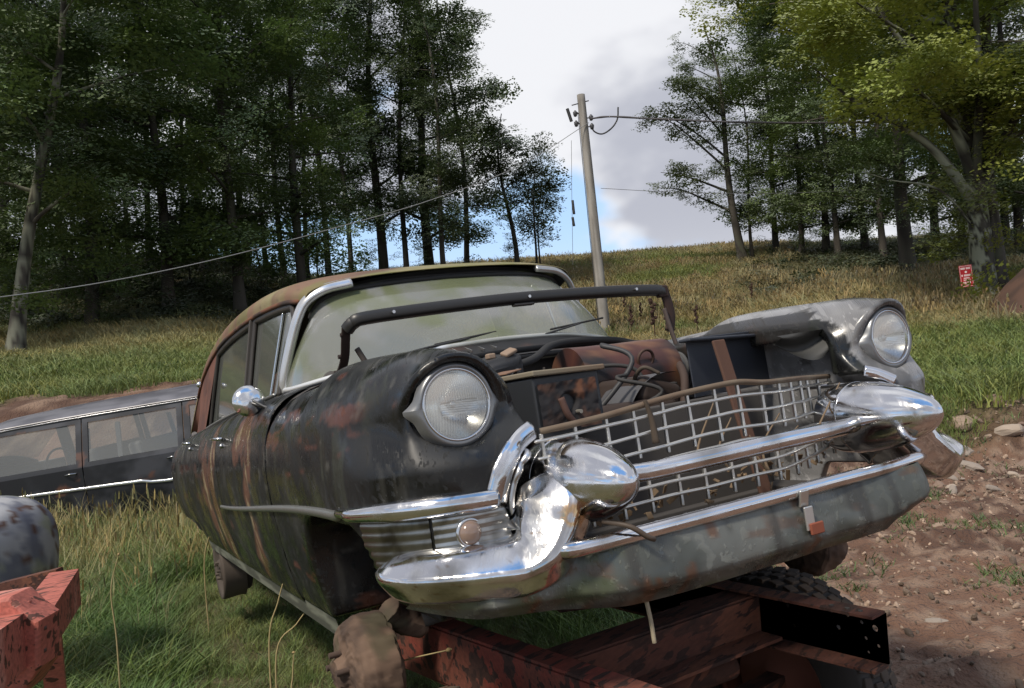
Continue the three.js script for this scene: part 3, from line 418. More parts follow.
for (const s of [1, -1]) {
  const panel = (name, z0, z1, s0, s1, nz, fn, bow) => {
    const g = grid(nz, 70, (u, v) => { const z = lerp(z0, z1, u), sv = lerp(s0, s1, v), zz = z + (bow ? bow(sv, u) : 0), q = flank(zz, sv); return [s * q[0], q[1], zz]; });
    paint(g, (x, y, z) => fn ? fn(blackPaint(x, y, z), x, y, z) : blackPaint(x, y, z));
    const tg = thick(g, .006 * s), pp = tg.attributes.position, uu = tg.attributes.uv; for (let i = 0; i < pp.count; i++) uu.setXY(i, pp.getZ(i) * 1.6, pp.getY(i) * 1.6); return part(name, tg, mBlack, sedan);
  };
  const rustStroke = (lines, w) => (c, x, y, z) => { if (s > 0) return c; const n = fbm(z * 14, y * 14, 2, 4), d = Math.min(...lines.map(l => stroke(l, z, y))); c = mixc(c, mixc([.175, .078, .05], [.11, .045, .03], n), sstep(w, w * .6, d + (n - .5) * .16) * .85); return mixc(c, [.34, .27, .16], sstep(w * .8, w * .3, d) * sstep(.62, .7, fbm(z * 24, y * 9, 5, 4))); };
  const fd = panel('front_door', -1.575, -2.845, .05, 1, 110, rustStroke([[[-2.24, .80], [-2.16, .86], [-2.05, .89], [-1.96, .86], [-1.95, .78], [-2.03, .70], [-2.10, .58]], [[-2.06, .50], [-2.12, .36]]], .08), (sv, u) => -.06 * u * Math.sin(Math.PI * clamp((.55 - sv) / .55)) * 0);
  const rd = panel('rear_door', -2.857, -4.20, .05, 1, 110, rustStroke([[[-2.95, .84], [-3.15, .62], [-3.10, .42], [-2.98, .32]], [[-3.3, .76], [-3.45, .56], [-3.3, .36]]], .12));
  const hnd = (p, z) => { part('door_handle', [tube([V(s * .985, .872, z), V(s * 1.012, .876, z - .02), V(s * 1.015, .878, z - .12), V(s * .985, .874, z - .16)], .008, 20, 8), at(new THREE.SphereGeometry(.012, 12, 8), s * .99, .84, z - .02)], mRingChrome(), p); };
  hnd(fd, -2.62); hnd(rd, -3.95);
  panel('rear_quarter_panel', -4.212, -5.70, .16, 1, 110);
  part('sill', paint(grid(60, 6, (u, v) => { const z = lerp(-1.16, -4.25, u); return [s * (.925 - .03 * Math.sin(v * 3.1) * 0 - .02 * v), .262 - .075 * v, z]; }), (x, y, z) => mixc([.07, .075, .055], [.20, .21, .16], sstep(.42, .62, fbm(x * 9, y * 40, z * 6, 4)))), mRustV, sedan);
  // inner shell behind the panel gaps
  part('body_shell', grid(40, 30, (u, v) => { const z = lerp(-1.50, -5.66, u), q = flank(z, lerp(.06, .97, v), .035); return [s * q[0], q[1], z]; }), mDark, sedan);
}
// tail, trunk deck, floor, firewall
part('rear_panel', grid(30, 20, (u, v) => { const q = flank(-5.68, lerp(.1, 1, v)); return [lerp(-q[0], q[0], u), q[1], -5.68 - .08 * Math.sin(u * Math.PI)]; }), mBlack2(), sedan);
part('trunk_lid', grid(30, 20, (u, v) => { const z = lerp(-5.70, -5.0, v), q = flank(z, 1); return [lerp(-q[0], q[0], u), q[1] + .05 * Math.sin(u * Math.PI), z]; }), mBlack2(), sedan);
function mBlack2() { return mBlack2.m ??= std(.015, .015, .016, .4); }
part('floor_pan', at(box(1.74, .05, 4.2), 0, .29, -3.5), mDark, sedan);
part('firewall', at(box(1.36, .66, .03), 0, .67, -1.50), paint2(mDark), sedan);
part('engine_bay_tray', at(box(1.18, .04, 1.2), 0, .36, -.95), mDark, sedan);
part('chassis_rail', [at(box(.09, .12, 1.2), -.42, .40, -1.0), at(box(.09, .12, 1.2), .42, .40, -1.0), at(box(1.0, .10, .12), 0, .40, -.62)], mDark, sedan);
// ---- roof
const roofC = z => curve([[-5.55, .98], [-5.2, 1.26], [-4.8, 1.49], [-4.3, 1.60], [-3.7, 1.645], [-3.0, 1.632], [-2.5, 1.588], [-2.2, 1.535], [-2.02, 1.487]], z);
const roofE = z => curve([[-5.55, .94], [-5.25, 1.12], [-4.9, 1.30], [-4.4, 1.425], [-3.9, 1.472], [-3.0, 1.478], [-2.4, 1.452], [-2.15, 1.425], [-2.02, 1.395]], z);
const roofW = z => curve([[-5.55, .80], [-5.0, .755], [-4.3, .72], [-3.4, .71], [-2.5, .692], [-2.2, .675], [-2.02, .655]], z);
{
  const g = grid(80, 110, (u, v) => { const z = lerp(-2.02, -5.55, v), t = u * 2 - 1, a = Math.abs(t), e = roofE(z), c = roofC(z), W = roofW(z); const ang = a * Math.PI / 2; const x = Math.sign(t) * W * Math.sin(ang) ** .92, y = e + (c - e) * Math.max(0, Math.cos(ang)) ** .62; return [x, y, z + .05 * (1 - a * a) * sstep(-2.5, -2.02, z) + .002 * fbm(t * 6, z * 5, 1, 3)]; });
  paint(g, (x, y, z) => { const n = fbm(x * 4, y * 4, z * 4, 5), m = fbm(x * 2.2 + 7, 3, z * 2.2, 4), f = fbm(x * 30, y * 30, z * 30, 3); let c = mixc([.175, .100, .062], [.12, .066, .042], sstep(.4, .65, n)); c = mixc(c, [.215, .19, .095], sstep(.42, .58, m + .34 * sstep(-.52, -.05, x) - .17)); c = mixc(c, [.14, .15, .04], .55 * sstep(.55, .68, fbm(x * 6, 9, z * 6, 4) + .1 * sstep(-.3, .2, x))); return mixc(c, [.06, .045, .03], .5 * sstep(.66, .78, f)); });
  part('roof', thick(g, -.006), mRustRoof, sedan);
  for (const s of [1, -1]) {
    // drip rail and rear pillar
    part('drip_rail', paint(tube(Array.from({ length: 30 }, (_, i) => { const z = lerp(-2.1, -5.1, i / 29); return V(s * (roofW(z) + .006), roofE(z) - .006, z); }), .011, 80, 8), rustTone), mRustV, sedan);
    const cp = grid(40, 30, (u, v) => { const zt = lerp(-4.25, -5.5, u), zb = lerp(-4.46, -5.56, u), z = lerp(zt, zb, v), q = flank(zb, 1), yt = roofE(zt); return [s * lerp(roofW(zt), q[0], v ** 1.1), lerp(yt, q[1] + .003, v), z]; });
    paint(cp, (x, y, z) => mixc([.14, .055, .035], [.085, .035, .025], sstep(.4, .65, fbm(x * 6, y * 6, z * 6, 5))));
    part('rear_pillar', cp, mRustRoof, sedan);
  }
  part('rear_window', grid(20, 8, (u, v) => { const t = u * 2 - 1; return [t * lerp(.55, .66, v), lerp(1.45, 1.0, v), lerp(-5.0, -5.6, v) ]; }), phys(.3, .33, .3, { transmission: .6, roughness: .2 }), sedan);
  part('headliner', grid(12, 12, (u, v) => { const z = lerp(-2.1, -5.0, v), t = u * 2 - 1; return [t * (roofW(z) - .06), roofC(z) - .07 - .03 * t * t, z]; }), std(.10, .095, .08, .95), sedan);
}
// ---- windscreen
const wb = x => { const a = Math.abs(x); return [Math.min(.775, a) * Math.sign(x), 1]; };
{
  const bot = [[0, 1.108, -1.575], [.3, 1.10, -1.60], [.52, 1.075, -1.66], [.66, 1.052, -1.74], [.74, 1.04, -1.86], [.772, 1.036, -2.0], [.776, 1.04, -2.13]];
  const top = [[0, 1.447, -2.0], [.25, 1.442, -2.005], [.42, 1.432, -2.015], [.52, 1.42, -2.03], [.58, 1.40, -2.05], [.615, 1.37, -2.08], [.63, 1.33, -2.115]];
  const cv = t => { const c = new THREE.CatmullRomCurve3(t.map(p => V(...p))); return u => { const p = c.getPoint(Math.abs(u)); if (u < 0) p.x = -p.x; return p; }; };
  const B = cv(bot), T = cv(top);
  const glass = grid(90, 30, (u, v) => { const t = u * 2 - 1, b = B(t), p = T(t); const q = b.lerp(p, v), bl = Math.sin(v * Math.PI) * .022; return [q.x * (1 + bl * .8), q.y + bl * .3, q.z + bl * 1.2]; });
  paint(glass, (x, y, z) => { const n = fbm(x * 5, y * 7, z * 3, 5), m = fbm(x * 11 + 3, y * 4, z * 4, 4); let c = mixc([.60, .63, .57], [.46, .52, .30], sstep(.42, .66, n)); return mixc(c, [.72, .74, .72], sstep(.5, .7, m)); });
  part('windscreen', glass, new THREE.MeshPhysicalMaterial({ color: 0xffffff, vertexColors: true, transmission: .74, thickness: 0, roughness: .10, side: THREE.DoubleSide }), sedan, { label: 'hazy windscreen with a greenish film' });
  // header band between roof edge and glass
  const hb = grid(70, 8, (u, v) => { const t = u * 2 - 1, p = T(t * .97), a = Math.abs(t); const R = [t * .655, lerp(1.485, 1.40, a ** 3), -1.985 - .035 * a]; return [lerp(R[0], p.x, v), lerp(R[1], p.y + .004, v), lerp(R[2], p.z + .006, v) - .018 * Math.sin(v * 3.14)]; });
  paint(hb, (x, y, z) => mixc([.008, .008, .008], [.10, .11, .05], sstep(.52, .64, fbm(x * 18, y * 40, 2, 4)) * sstep(1.462, 1.445, y)));
  part('windscreen_header', hb, vcol(.6), sedan);
  // bright surround: left pillar and corner, right corner piece, sill strip
  const pil = s => [V(s * .778, 1.025, -2.145), V(s * .768, 1.10, -2.125), V(s * .735, 1.22, -2.09), V(s * .695, 1.335, -2.055), V(s * .655, 1.40, -2.03), V(s * .58, 1.44, -2.0), V(s * .46, 1.458, -1.985)];
  part('windscreen_pillar', paint(tube(pil(-1), t => [.017, .025], 50, 12, { pow: .8 }), (x, y, z) => mixc([.72, .73, .74], [.5, .5, .5], fbm(x * 20, y * 20, z * 20, 3))), vcol(.25, .75), sedan, { label: 'bright chrome windscreen pillar and corner moulding' });
  part('windscreen_pillar', paint(tube(pil(1), t => [.015, .020], 50, 12, { pow: .8 }), (x, y, z) => mixc([.6, .6, .6], [.35, .35, .33], fbm(x * 20, y * 20, z * 20, 3))), vcol(.3, .75), sedan);
  part('windscreen_gasket', tube(Array.from({ length: 21 }, (_, i) => T((i / 10 - 1) * .999).add(V(0, .004, .006))), .009, 90, 8), mRubber, sedan);
  part('windscreen_sill', paint(tube(Array.from({ length: 25 }, (_, i) => B((i / 12 - 1) * .999).add(V(0, -.004, .010))), [.012, .012], 100, 8), (x, y, z) => x < -.25 ? [.72, .73, .73] : mixc([.55, .56, .52], [.3, .3, .26], fbm(x * 9, 3, 1, 3))), vcol(.35, .5), sedan);
  // cowl panel
  const cw = grid(80, 16, (u, v) => { const t = u * 2 - 1, b = B(t * .9).add(V(0, -.008, .008)); const f = V(t * .60, .985 + .035 * (1 - t * t), -1.40 - .06 * t * t); const q = b.lerp(f, v); return [q.x, q.y - .02 * Math.sin(v * 3.1), q.z]; });
  paint(cw, (x, y, z) => mixc([.012, .012, .012], [.07, .034, .022], sstep(.5, .68, fbm(x * 8, y * 8, z * 12, 4))));
  part('cowl', thick(cw, .005), vcol(.55), sedan);
  part('cowl_vent', Array.from({ length: 6 }, (_, i) => at(box(.004, .012, .07, .001), -.33 + i * .055, 1.075, -1.53, .3)), mRingChrome(), sedan);
  part('cowl_seal', tube(Array.from({ length: 15 }, (_, i) => { const t = i / 7 - 1; return V(t * .62, 1.008 + .033 * (1 - t * t), -1.385 - .07 * t * t); }), .012, 60, 8), mRubber, sedan);
  part('cowl_seal', tube(Array.from({ length: 13 }, (_, i) => { const t = i / 6 - 1; return V(t * .60, .985 + .025 * (1 - t * t), -1.36 - .07 * t * t); }), .009, 60, 8), mRubber, sedan);
  for (const [x0, x1, y1] of [[-.62, -.12, 1.128], [-.02, .42, 1.135]]) { const w = part('wiper', tube([V(x0, 1.055, -1.625 + .02), V((x0 + x1) / 2, 1.10, -1.575), V(x1, y1, -1.60)], t => .007 - .003 * t, 24, 6), std(.03, .03, .03, .5), sedan); part('blade', tube([V(x1 - .16, y1 - .012, -1.59), V(x1 + .13, y1 + .014, -1.612)], .005, 4, 6), mRubber, w); part('pivot', at(new THREE.CylinderGeometry(.012, .016, .03, 12), x0, 1.05, -1.60), mRingChrome(), w); }
}
// ---- side glass and frames
for (const s of [1, -1]) {
  const sx = (y, z) => { const b = beltY(z), t = clamp((y - b) / (roofE(z) - b)); return s * lerp(.795, roofW(z) - .012, t); };
  const q = (y, z) => V(sx(y, z), y, z), rail = z => roofE(z) - .035;
  const bar = (name, a, b, w, h, m = mFrame()) => part(name, beam(a, b, w, h, V(s, .2, 0), .004), m, sedan);
  const pane = (name, z0, z1, z2, z3) => part(name, grid(8, 6, (u, v) => { const zb = lerp(z0, z1, u), zt = lerp(z2, z3, u), yb = beltY(zb), yt = rail(zt), z = lerp(zb, zt, v), y = lerp(yb, yt, v); return [sx(y, z) - s * .01, y, z]; }), mSideGlass(), sedan);
  pane('vent_window', -2.16, -2.36, -2.16, -2.34); pane('front_door_window', -2.38, -2.93, -2.36, -2.93); pane('rear_door_window', -3.06, -4.42, -3.06, -4.22);
  const fr = (zs) => zs.map(z => q(rail(z) + .008, z));
  part('window_frame', tube([q(beltY(-2.15), -2.15), q(1.22, -2.14), q(1.33, -2.14), ...fr([-2.22, -2.4, -2.6, -2.85, -2.95]), q(1.32, -2.965), q(1.15, -2.965), q(beltY(-2.96), -2.96)], [.020, .013], 90, 6, { tension: .15 }), mFrame(), sedan);
  part('window_frame', tube([q(beltY(-3.03), -3.03), q(1.2, -3.03), q(1.38, -3.03), ...fr([-3.08, -3.3, -3.6, -3.9, -4.1, -4.24]), q(1.25, -4.32), q(1.1, -4.40), q(beltY(-4.44), -4.45)], [.022, .014], 90, 6, { tension: .15 }), mFrame(), sedan);
  bar('door_pillar', q(.99, -2.995), q(1.46, -2.995), .03, .05, mDark);
  bar('vent_divider', q(1.01, -2.37), q(1.40, -2.35), .014, .012, mRingChrome());
  part('belt_moulding', tube([-2.15, -2.6, -3.0, -3.5, -4.0, -4.45].map(z => V(s * .815, beltY(z) + .006, z)), [.012, .009], 50, 8), mSpear(), sedan);
  // seats and trim seen through the glass
}
function mFrame() { return mFrame.m ??= std(.045, .04, .036, .5, .3); }
function mSideGlass() { return mSideGlass.m ??= phys(.62, .66, .60, { transmission: .86, thickness: 0, roughness: .06 }); }
part('front_seat', [at(box(1.3, .30, .55, .06, 3), 0, .60, -2.75), at(box(1.3, .52, .20, .07, 3), 0, .92, -3.0, -.15)], std(.09, .035, .025, .9), sedan, { label: 'reddish brown front bench seat' });
part('rear_seat', [at(box(1.3, .30, .5, .06, 3), 0, .58, -4.1), at(box(1.3, .50, .2, .07, 3), 0, .88, -4.4, -.2)], std(.07, .04, .03, .9), sedan);
part('dashboard', at(box(1.4, .26, .22, .05, 3), 0, .95, -1.84), mDark, sedan);
part('steering_wheel', at(new THREE.TorusGeometry(.20, .013, 8, 40), .36, 1.02, -2.12, -.55), mRubber, sedan);
// ---- door mirror (car's right) with bracket
{
  const m = new THREE.Group(); m.name = 'door_mirror'; m.position.set(-.97, 1.005, -1.90); sedan.add(m);
  part('mirror_head', at(lathe([[0, .028], [.03, .025], [.05, .016], [.062, .002], [.062, -.004], [.056, -.008], [0, -.008]], 32), 0, 0, 0, Math.PI / 2 - .12, .35, 0), std(.72, .73, .74, .14, 1), m);
  part('mirror_bracket', [tube([V(.005, -.01, .02), V(.05, -.035, .06), V(.075, -.055, .10)], .007, 16, 8), tube([V(.01, .0, .02), V(.05, -.04, .09), V(.06, -.06, .13)], .005, 16, 8), at(box(.03, .012, .07, .004), .07, -.062, .11)], std(.10, .10, .10, .4, .8), m);
}
part('roof_lamp', at(lathe([[0, .03], [.016, .024], [.022, .01], [.02, 0]], 20), -.80, 1.26, -4.62, 0, 0, 1.3), mRingChrome(), sedan);
// ---- hood hinge bar standing over the engine bay
{
  const h = new THREE.Group(); h.name = 'hood_hinge_frame'; sedan.add(h);
  part('cross_bar', tube([V(-.705, 1.185, -1.335), V(-.685, 1.205, -1.315), V(-.64, 1.216, -1.30), V(-.4, 1.226, -1.295), V(-.1, 1.232, -1.29), V(.1, 1.231, -1.29), V(.4, 1.224, -1.295), V(.60, 1.214, -1.30), V(.66, 1.206, -1.305)], [.024, .022], 90, 10, { pow: .6 }), std(.02, .019, .018, .4), h);
  part('bar_lip', at(box(.09, .012, .03), -.02, 1.207, -1.285), std(.05, .045, .04, .5), h);
  for (const [x, y] of [[-.55, 1.224], [0, 1.233], [.5, 1.221]]) part('bolt', at(new THREE.CylinderGeometry(.006, .006, .014, 10), x, y, -1.266, Math.PI / 2), mRingChrome(), h);
  part('hinge_arm', [tube([V(-.705, 1.20, -1.335), V(-.705, 1.15, -1.37), V(-.70, 1.09, -1.43), V(-.70, 1.04, -1.52), V(-.70, 1.0, -1.60)], [.008, .017], 30, 8, { pow: .5, up: V(1, 0, 0) }), ...[[1.17, -1.355], [1.10, -1.42], [1.05, -1.50]].map(([y, z]) => at(new THREE.CylinderGeometry(.008, .008, .03, 10), -.71, y, z, 0, 0, Math.PI / 2))], std(.03, .018, .014, .7), h);
  part('hinge_link', tube([V(-.665, 1.12, -1.38), V(-.64, 1.05, -1.36), V(-.62, .98, -1.34)], [.006, .011], 16, 8), std(.04, .03, .025, .7), h);
  part('hinge_arm', [tube([V(.665, 1.215, -1.30), V(.676, 1.16, -1.30), V(.68, 1.10, -1.30), V(.662, 1.035, -1.30)], [.010, .022], 24, 8, { pow: .5, up: V(1, 0, 0) }), at(box(.05, .05, .03), .655, 1.205, -1.30)], std(.03, .014, .010, .8), h);
  part('hinge_link', tube([V(.645, 1.13, -1.29), V(.642, 1.06, -1.27), V(.64, .96, -1.24)], [.008, .012], 20, 8), std(.05, .035, .03, .8), h);
}
// ---- engine bay
{
  const noiseGeo = (g, a, f) => { const p = g.attributes.position; for (let i = 0; i < p.count; i++) { const x = p.getX(i), y = p.getY(i), z = p.getZ(i); const n = fbm(x * f, y * f, z * f, 3) - .5; p.setXYZ(i, x + n * a, y + n * a, z + n * a * .6); } g.computeVertexNormals(); return g; };
  const drum = paint(noiseGeo(at(new THREE.CylinderGeometry(.14, .14, .44, 40, 12), .31, .87, -1.22, 0, 0, Math.PI / 2 - .02), .008, 9), (x, y, z) => mixc(mixc([.012, .010, .010], [.075, .025, .018], sstep(.4, .6, fbm(x * 7, y * 7, z * 7, 5))), [.15, .07, .035], .8 * sstep(.58, .7, fbm(x * 12 + 3, y * 12, z * 12, 4) + .12 * sstep(.93, 1.0, y) )));
  const ac = part('air_cleaner', drum, vcol(.5), sedan);
  part('duct_mouth', [at(new THREE.CylinderGeometry(.055, .055, .07, 24, 1, true), .55, .88, -1.18, 0, 0, Math.PI / 2), at(new THREE.TorusGeometry(.055, .008, 8, 24), .585, .88, -1.18, 0, Math.PI / 2, 0)], mRustV.clone(), ac).geometry.setAttribute('color', new THREE.BufferAttribute(new Float32Array(2000 * 3).fill(.08), 3));
  part('boss', [at(new THREE.TorusGeometry(.035, .006, 8, 24), .36, .93, -1.085, .3)], std(.06, .03, .02, .7), ac);
  part('engine_block', [at(box(.46, .34, .62, .04, 2), .02, .62, -1.08), at(box(.18, .10, .6, .03, 2), -.18, .82, -1.08, 0, 0, .35), at(box(.18, .10, .6, .03, 2), .20, .80, -1.10, 0, 0, -.35)], paintMat(), sedan);
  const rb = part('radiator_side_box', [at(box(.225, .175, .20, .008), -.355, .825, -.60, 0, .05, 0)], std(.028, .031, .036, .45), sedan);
  part('box_lid', paint(at(new RoundedBoxGeometry(.245, .016, .24, 4, .005), -.352, .918, -.60, 0, .05, -.03), (x, y, z) => mixc([.20, .18, .13], [.13, .07, .04], sstep(.42, .6, fbm(x * 16, 3, z * 16, 4)))), mRustV, rb);
  part('rusty_face_plate', paint(grid(40, 30, (u, v) => { const h = Math.exp(-(((u - .5) / .16) ** 2) - ((v - .55) / .24) ** 2); return [-.455 + u * .19, .755 + v * .135, -.489 - .035 * sstep(.35, .8, h) + .012 * fbm(u * 7, v * 7, 3, 4)]; }), (x, y, z) => mixc([.016, .015, .017], rustTone(x, y, z), sstep(.42, .58, fbm(x * 22, y * 22, 5, 4)))), mRustV, rb);
  part('hanging_strap', tube([V(-.385, .845, -.485), V(-.375, .80, -.48), V(-.35, .765, -.485)], .011, 12, 6), std(.08, .04, .03, .8), rb);
  part('box_stud', at(new THREE.CylinderGeometry(.006, .006, .03, 8), -.34, .80, -.478, Math.PI / 2), std(.3, .28, .24, .5, .6), rb);
  const cl = part('battery', noiseGeo(at(new RoundedBoxGeometry(.17, .10, .16, 8, .03), -.32, .955, -1.02, .1, .3, .1), .05, 16), std(.02, .02, .021, .55), sedan);
  part('battery_terminal', [at(box(.05, .014, .04), -.27, 1.015, -.98, .3, .2, .3), at(box(.03, .02, .03), -.33, 1.01, -1.0)], std(.24, .17, .12, .7), cl);
  part('wing_bolt_plate', at(box(.10, .004, .07), -.44, .94, -.70, 0, .6, .1), std(.18, .10, .06, .8), sedan);
  part('hose', tube([V(-.26, .965, -1.0), V(-.14, .985, -1.05), V(.02, 1.03, -1.2), V(.2, 1.045, -1.32), V(.42, 1.03, -1.36), V(.54, .99, -1.33)], .014, 60, 10), mRubber, sedan);
  part('hose', tube([V(.52, .99, -1.3), V(.54, .94, -1.22), V(.53, .90, -1.12), V(.46, .84, -1.0), V(.40, .74, -.95)], .016, 40, 10), std(.05, .03, .022, .8), sedan);
  part('support_post', paint(beam(V(.232, .945, -.52), V(.232, .46, -.42), .05, .012), (x, y, z) => mixc([.055, .030, .022], [.11, .05, .03], fbm(x * 20, y * 20, z * 20, 4))), mRustV, sedan, { label: 'flat rusty upright strap behind the grille' });
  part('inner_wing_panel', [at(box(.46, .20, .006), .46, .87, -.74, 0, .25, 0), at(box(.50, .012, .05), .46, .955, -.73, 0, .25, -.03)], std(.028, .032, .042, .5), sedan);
  part('folded_pocket', grid(20, 12, (u, v) => [lerp(.46, .61, u), .93 - .05 * u * 0 - v * (.03 + .065 * Math.sin(u * 2.6)), -.50 + .07 * u + .02 * Math.sin(v * 6 + u * 3)]), std(.022, .022, .02, .6), sedan);
  part('inner_wheel_panel', grid(30, 16, (u, v) => { const a = lerp(.05, 1.75, u), r = .26 + .02 * Math.sin(v * 3); return [.27 - r * Math.cos(a * .9) * 1.0, .60 + .27 * Math.sin(a), -.78 - .02 * Math.sin(a) + .22 * v - .22]; }), std(.075, .075, .08, .55), sedan);
  { const R3 = rng(19), wm = [std(.03, .028, .026, .7), std(.07, .036, .025, .8), std(.035, .035, .037, .6), std(.06, .045, .032, .8)];
    for (let i = 0; i < 16; i++) { const x = lerp(-.42, .5, R3()), z = lerp(-1.42, -.75, R3()), y = lerp(.78, .98, R3()), q = [V(x, y, z), V(x + (R3() - .5) * .22, y + (R3() - .3) * .05, z + (R3() - .5) * .2), V(x + (R3() - .5) * .4, y - R3() * .10, z + (R3() - .5) * .3), V(x + (R3() - .5) * .5, .72, z + (R3() - .3) * .3)]; part('wiring_lead', tube(q, .004 + R3() * .006, 24, 6), wm[i % 4], sedan); }
    for (let i = 0; i < 9; i++) part('engine_bracket', at(box(.03 + R3() * .08, .02 + R3() * .07, .02 + R3() * .06, .004), lerp(-.40, .52, R3()), lerp(.74, .93, R3()), lerp(-1.40, -.85, R3()), R3(), R3() * 3, R3()), wm[(i * 3 + 1) % 4], sedan);
    part('dipstick', tube([V(-.12, .70, -1.0), V(-.14, .86, -1.02), V(-.10, .95, -1.06)], .005, 14, 6), wm[3], sedan);
  }
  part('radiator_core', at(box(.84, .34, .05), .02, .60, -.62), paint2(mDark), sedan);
  const R2 = rng(77);
  part('leaf_litter', Array.from({ length: 60 }, () => { const x = lerp(-.45, .45, R2()), y = .50 + R2() * .06; return at(box(.008 + R2() * .035, .003, .005 + R2() * .012, .001), x, y, -.30 - R2() * .16, R2() * 2, R2() * 6, R2() * 2); }), std(.14, .095, .055, .95), sedan, { kind: 'stuff' });
  for (let i = 0; i < 9; i++) { const x = lerp(-.4, .4, R2()), y = .52 + R2() * .10, z = -.27 - R2() * .08; part('stick', tube([V(x, y, z), V(x + (R2() - .3) * .10, y + .03 + R2() * .08, z - .02), V(x + (R2() - .2) * .16, y + .06 + R2() * .12, z - .03)], t => .005 * (1 - t * .6), 10, 6), std(.17, .12, .075, .9), sedan); }
  part('dead_stalk', tube([V(-.305, .70, -.19), V(-.30, .76, -.20), V(-.308, .81, -.205)], t => .010 * (1 - .5 * t), 12, 6), std(.055, .04, .028, .95), sedan);
  part('dangling_cable', tube([V(-.545, .56, -.11), V(-.51, .545, -.06), V(-.475, .515, -.045), V(-.455, .505, -.05)], .0065, 20, 8), std(.07, .05, .035, .6), sedan);
  part('hanging_wire', tube([V(-.45, .365, -.13), V(-.452, .31, -.12), V(-.455, .26, -.115)], .0055, 10, 6), std(.30, .25, .17, .8), sedan);
}
function paintMat() { return std(.03, .018, .013, .75); }
// ---- bare brake drums hanging in the wheel openings
{
  const mud = (g, a, f) => { const p = g.attributes.position, n = g.attributes.normal; for (let i = 0; i < p.count; i++) { const x = p.getX(i), y = p.getY(i), z = p.getZ(i), k = (fbm(x * f, y * f, z * f, 3) - .42) * a * .6 + (Math.abs(fbm(x * f * 3, y * f * 3, z * f * 3, 4) - .5) - .08) * a * .7; p.setXYZ(i, x + n.getX(i) * k, y + n.getY(i) * k, z + n.getZ(i) * k); } g.computeVertexNormals(); return paint(g, (x, y, z) => mixc(mixc([.055, .034, .024], [.15, .095, .064], sstep(.35, .65, fbm(x * 14, y * 14, z * 14, 4))), [.05, .05, .025], .6 * sstep(.58, .7, fbm(x * 8 + 3, y * 8, z * 8, 3)))); };
  const dr = () => lathe([[0, .085], [.045, .085], [.06, .06], [.11, .055], [.135, .04], [.15, .0], [.15, -.07], [.138, -.085], [.10, -.09], [0, -.09]].flatMap((p, i, a) => i ? [1, 2, 3, 4, 5, 6].map(k => [lerp(a[i - 1][0], p[0], k / 6), lerp(a[i - 1][1], p[1], k / 6)]) : [p]), 110);
  for (const s of [-1, 1]) {
    const d = part('brake_drum', mud(at(dr(), s * .915, .150, -.95, 0, 0, -s * Math.PI / 2), .038, 13), mRustV, sedan, s < 0 ? { label: 'mud caked bare brake drum below the front wheel opening' } : undefined);
    for (let k = 0; k < 5; k++) part('wheel_stud', at(new THREE.CylinderGeometry(.009, .009, .045, 8), s * .985, .150 + Math.sin(k * 1.2566 + .4) * .06, -.95 + Math.cos(k * 1.2566 + .4) * .06, 0, 0, Math.PI / 2), std(.07, .045, .034, .9), d);
    part('steering_knuckle', mud(tube([V(s * .83, .305, -.92), V(s * .80, .27, -.93), V(s * .72, .22, -.95)], t => .045 - .012 * t, 20, 18), .03, 18), mRustV, d);
    part('control_arm', tube([V(s * .72, .25, -.93), V(s * .45, .30, -.85)], .03, 8, 8), mDark, d);
    const r = part('brake_drum', mud(at(dr(), s * .80, .06, -4.15, 0, 0, -s * Math.PI / 2), .03, 13), std(.03, .022, .018, .9), sedan);
    part('wheel_rim', at(lathe([[.02, .05], [.06, .055], [.075, .03], [.12, .03], [.15, .05], [.178, .06], [.182, .04], [.175, -.06], [.182, -.08], [.17, -.085]], 40), s * .84, .06, -4.15, 0, 0, -s * Math.PI / 2), std(.075, .058, .046, .8), r);
    for (let k = 0; k < 5; k++) part('wheel_nut', at(new THREE.CylinderGeometry(.009, .009, .02, 6), s * .905, .06 + Math.sin(k * 1.2566) * .05, -4.15 + Math.cos(k * 1.2566) * .05, 0, 0, Math.PI / 2), std(.10, .08, .06, .7), r);
  }
  part('rear_axle', tube([V(-.75, .06, -4.15), V(.75, .06, -4.15)], .045, 4, 12), mDark, sedan);
}
// ---------------------------------------------------------------- where a picture column meets the ground at a given depth
const FPX = 845.79;
const colX = (px, d) => { let x = (px - 512) / FPX * d; for (let i = 0; i < 3; i++) x = ((px - 512) / FPX * d + .0698 * (height(x, -d) - 1.6)) / .9976; return x; };
const ray = (px, py, d) => { const cx = (px - 512) / FPX * d, cy = -(py - 344) / FPX * d, c = Math.cos(.0698), s = Math.sin(.0698); return V(c * cx + s * cy, 1.6 - s * cx + c * cy + .01 * d, -d); };
// ---------------------------------------------------------------- trees
function spray(n, R, leaf, seed, flat = .35) {
  const r = rng(seed), P = [], I = [];
  for (let i = 0; i < n; i++) {
    const a = r() * 6.283, d = Math.sqrt(r()) * R, x = Math.cos(a) * d, z = Math.sin(a) * d, y = (r() - .5) * R * flat - d * .25, b = a + (r() - .5) * 2.2, L = leaf * (.65 + .6 * r()), w = L * .42, dx = Math.cos(b), dz = Math.sin(b), dr = -.35 * r() * L, t = (r() - .5) * .8 * w, k = P.length / 3;
    P.push(x, y, z, x + dx * L * .45 - dz * w, y + t + dr * .3, z + dz * L * .45 + dx * w, x + dx * L, y + dr, z + dz * L, x + dx * L * .45 + dz * w, y - t + dr * .3, z + dz * L * .45 - dx * w);
    I.push(k, k + 1, k + 2, k, k + 2, k + 3);
  }
  const g = new THREE.BufferGeometry(); g.setAttribute('position', new THREE.Float32BufferAttribute(P, 3)); g.setIndex(I); g.computeVertexNormals(); return g;
}
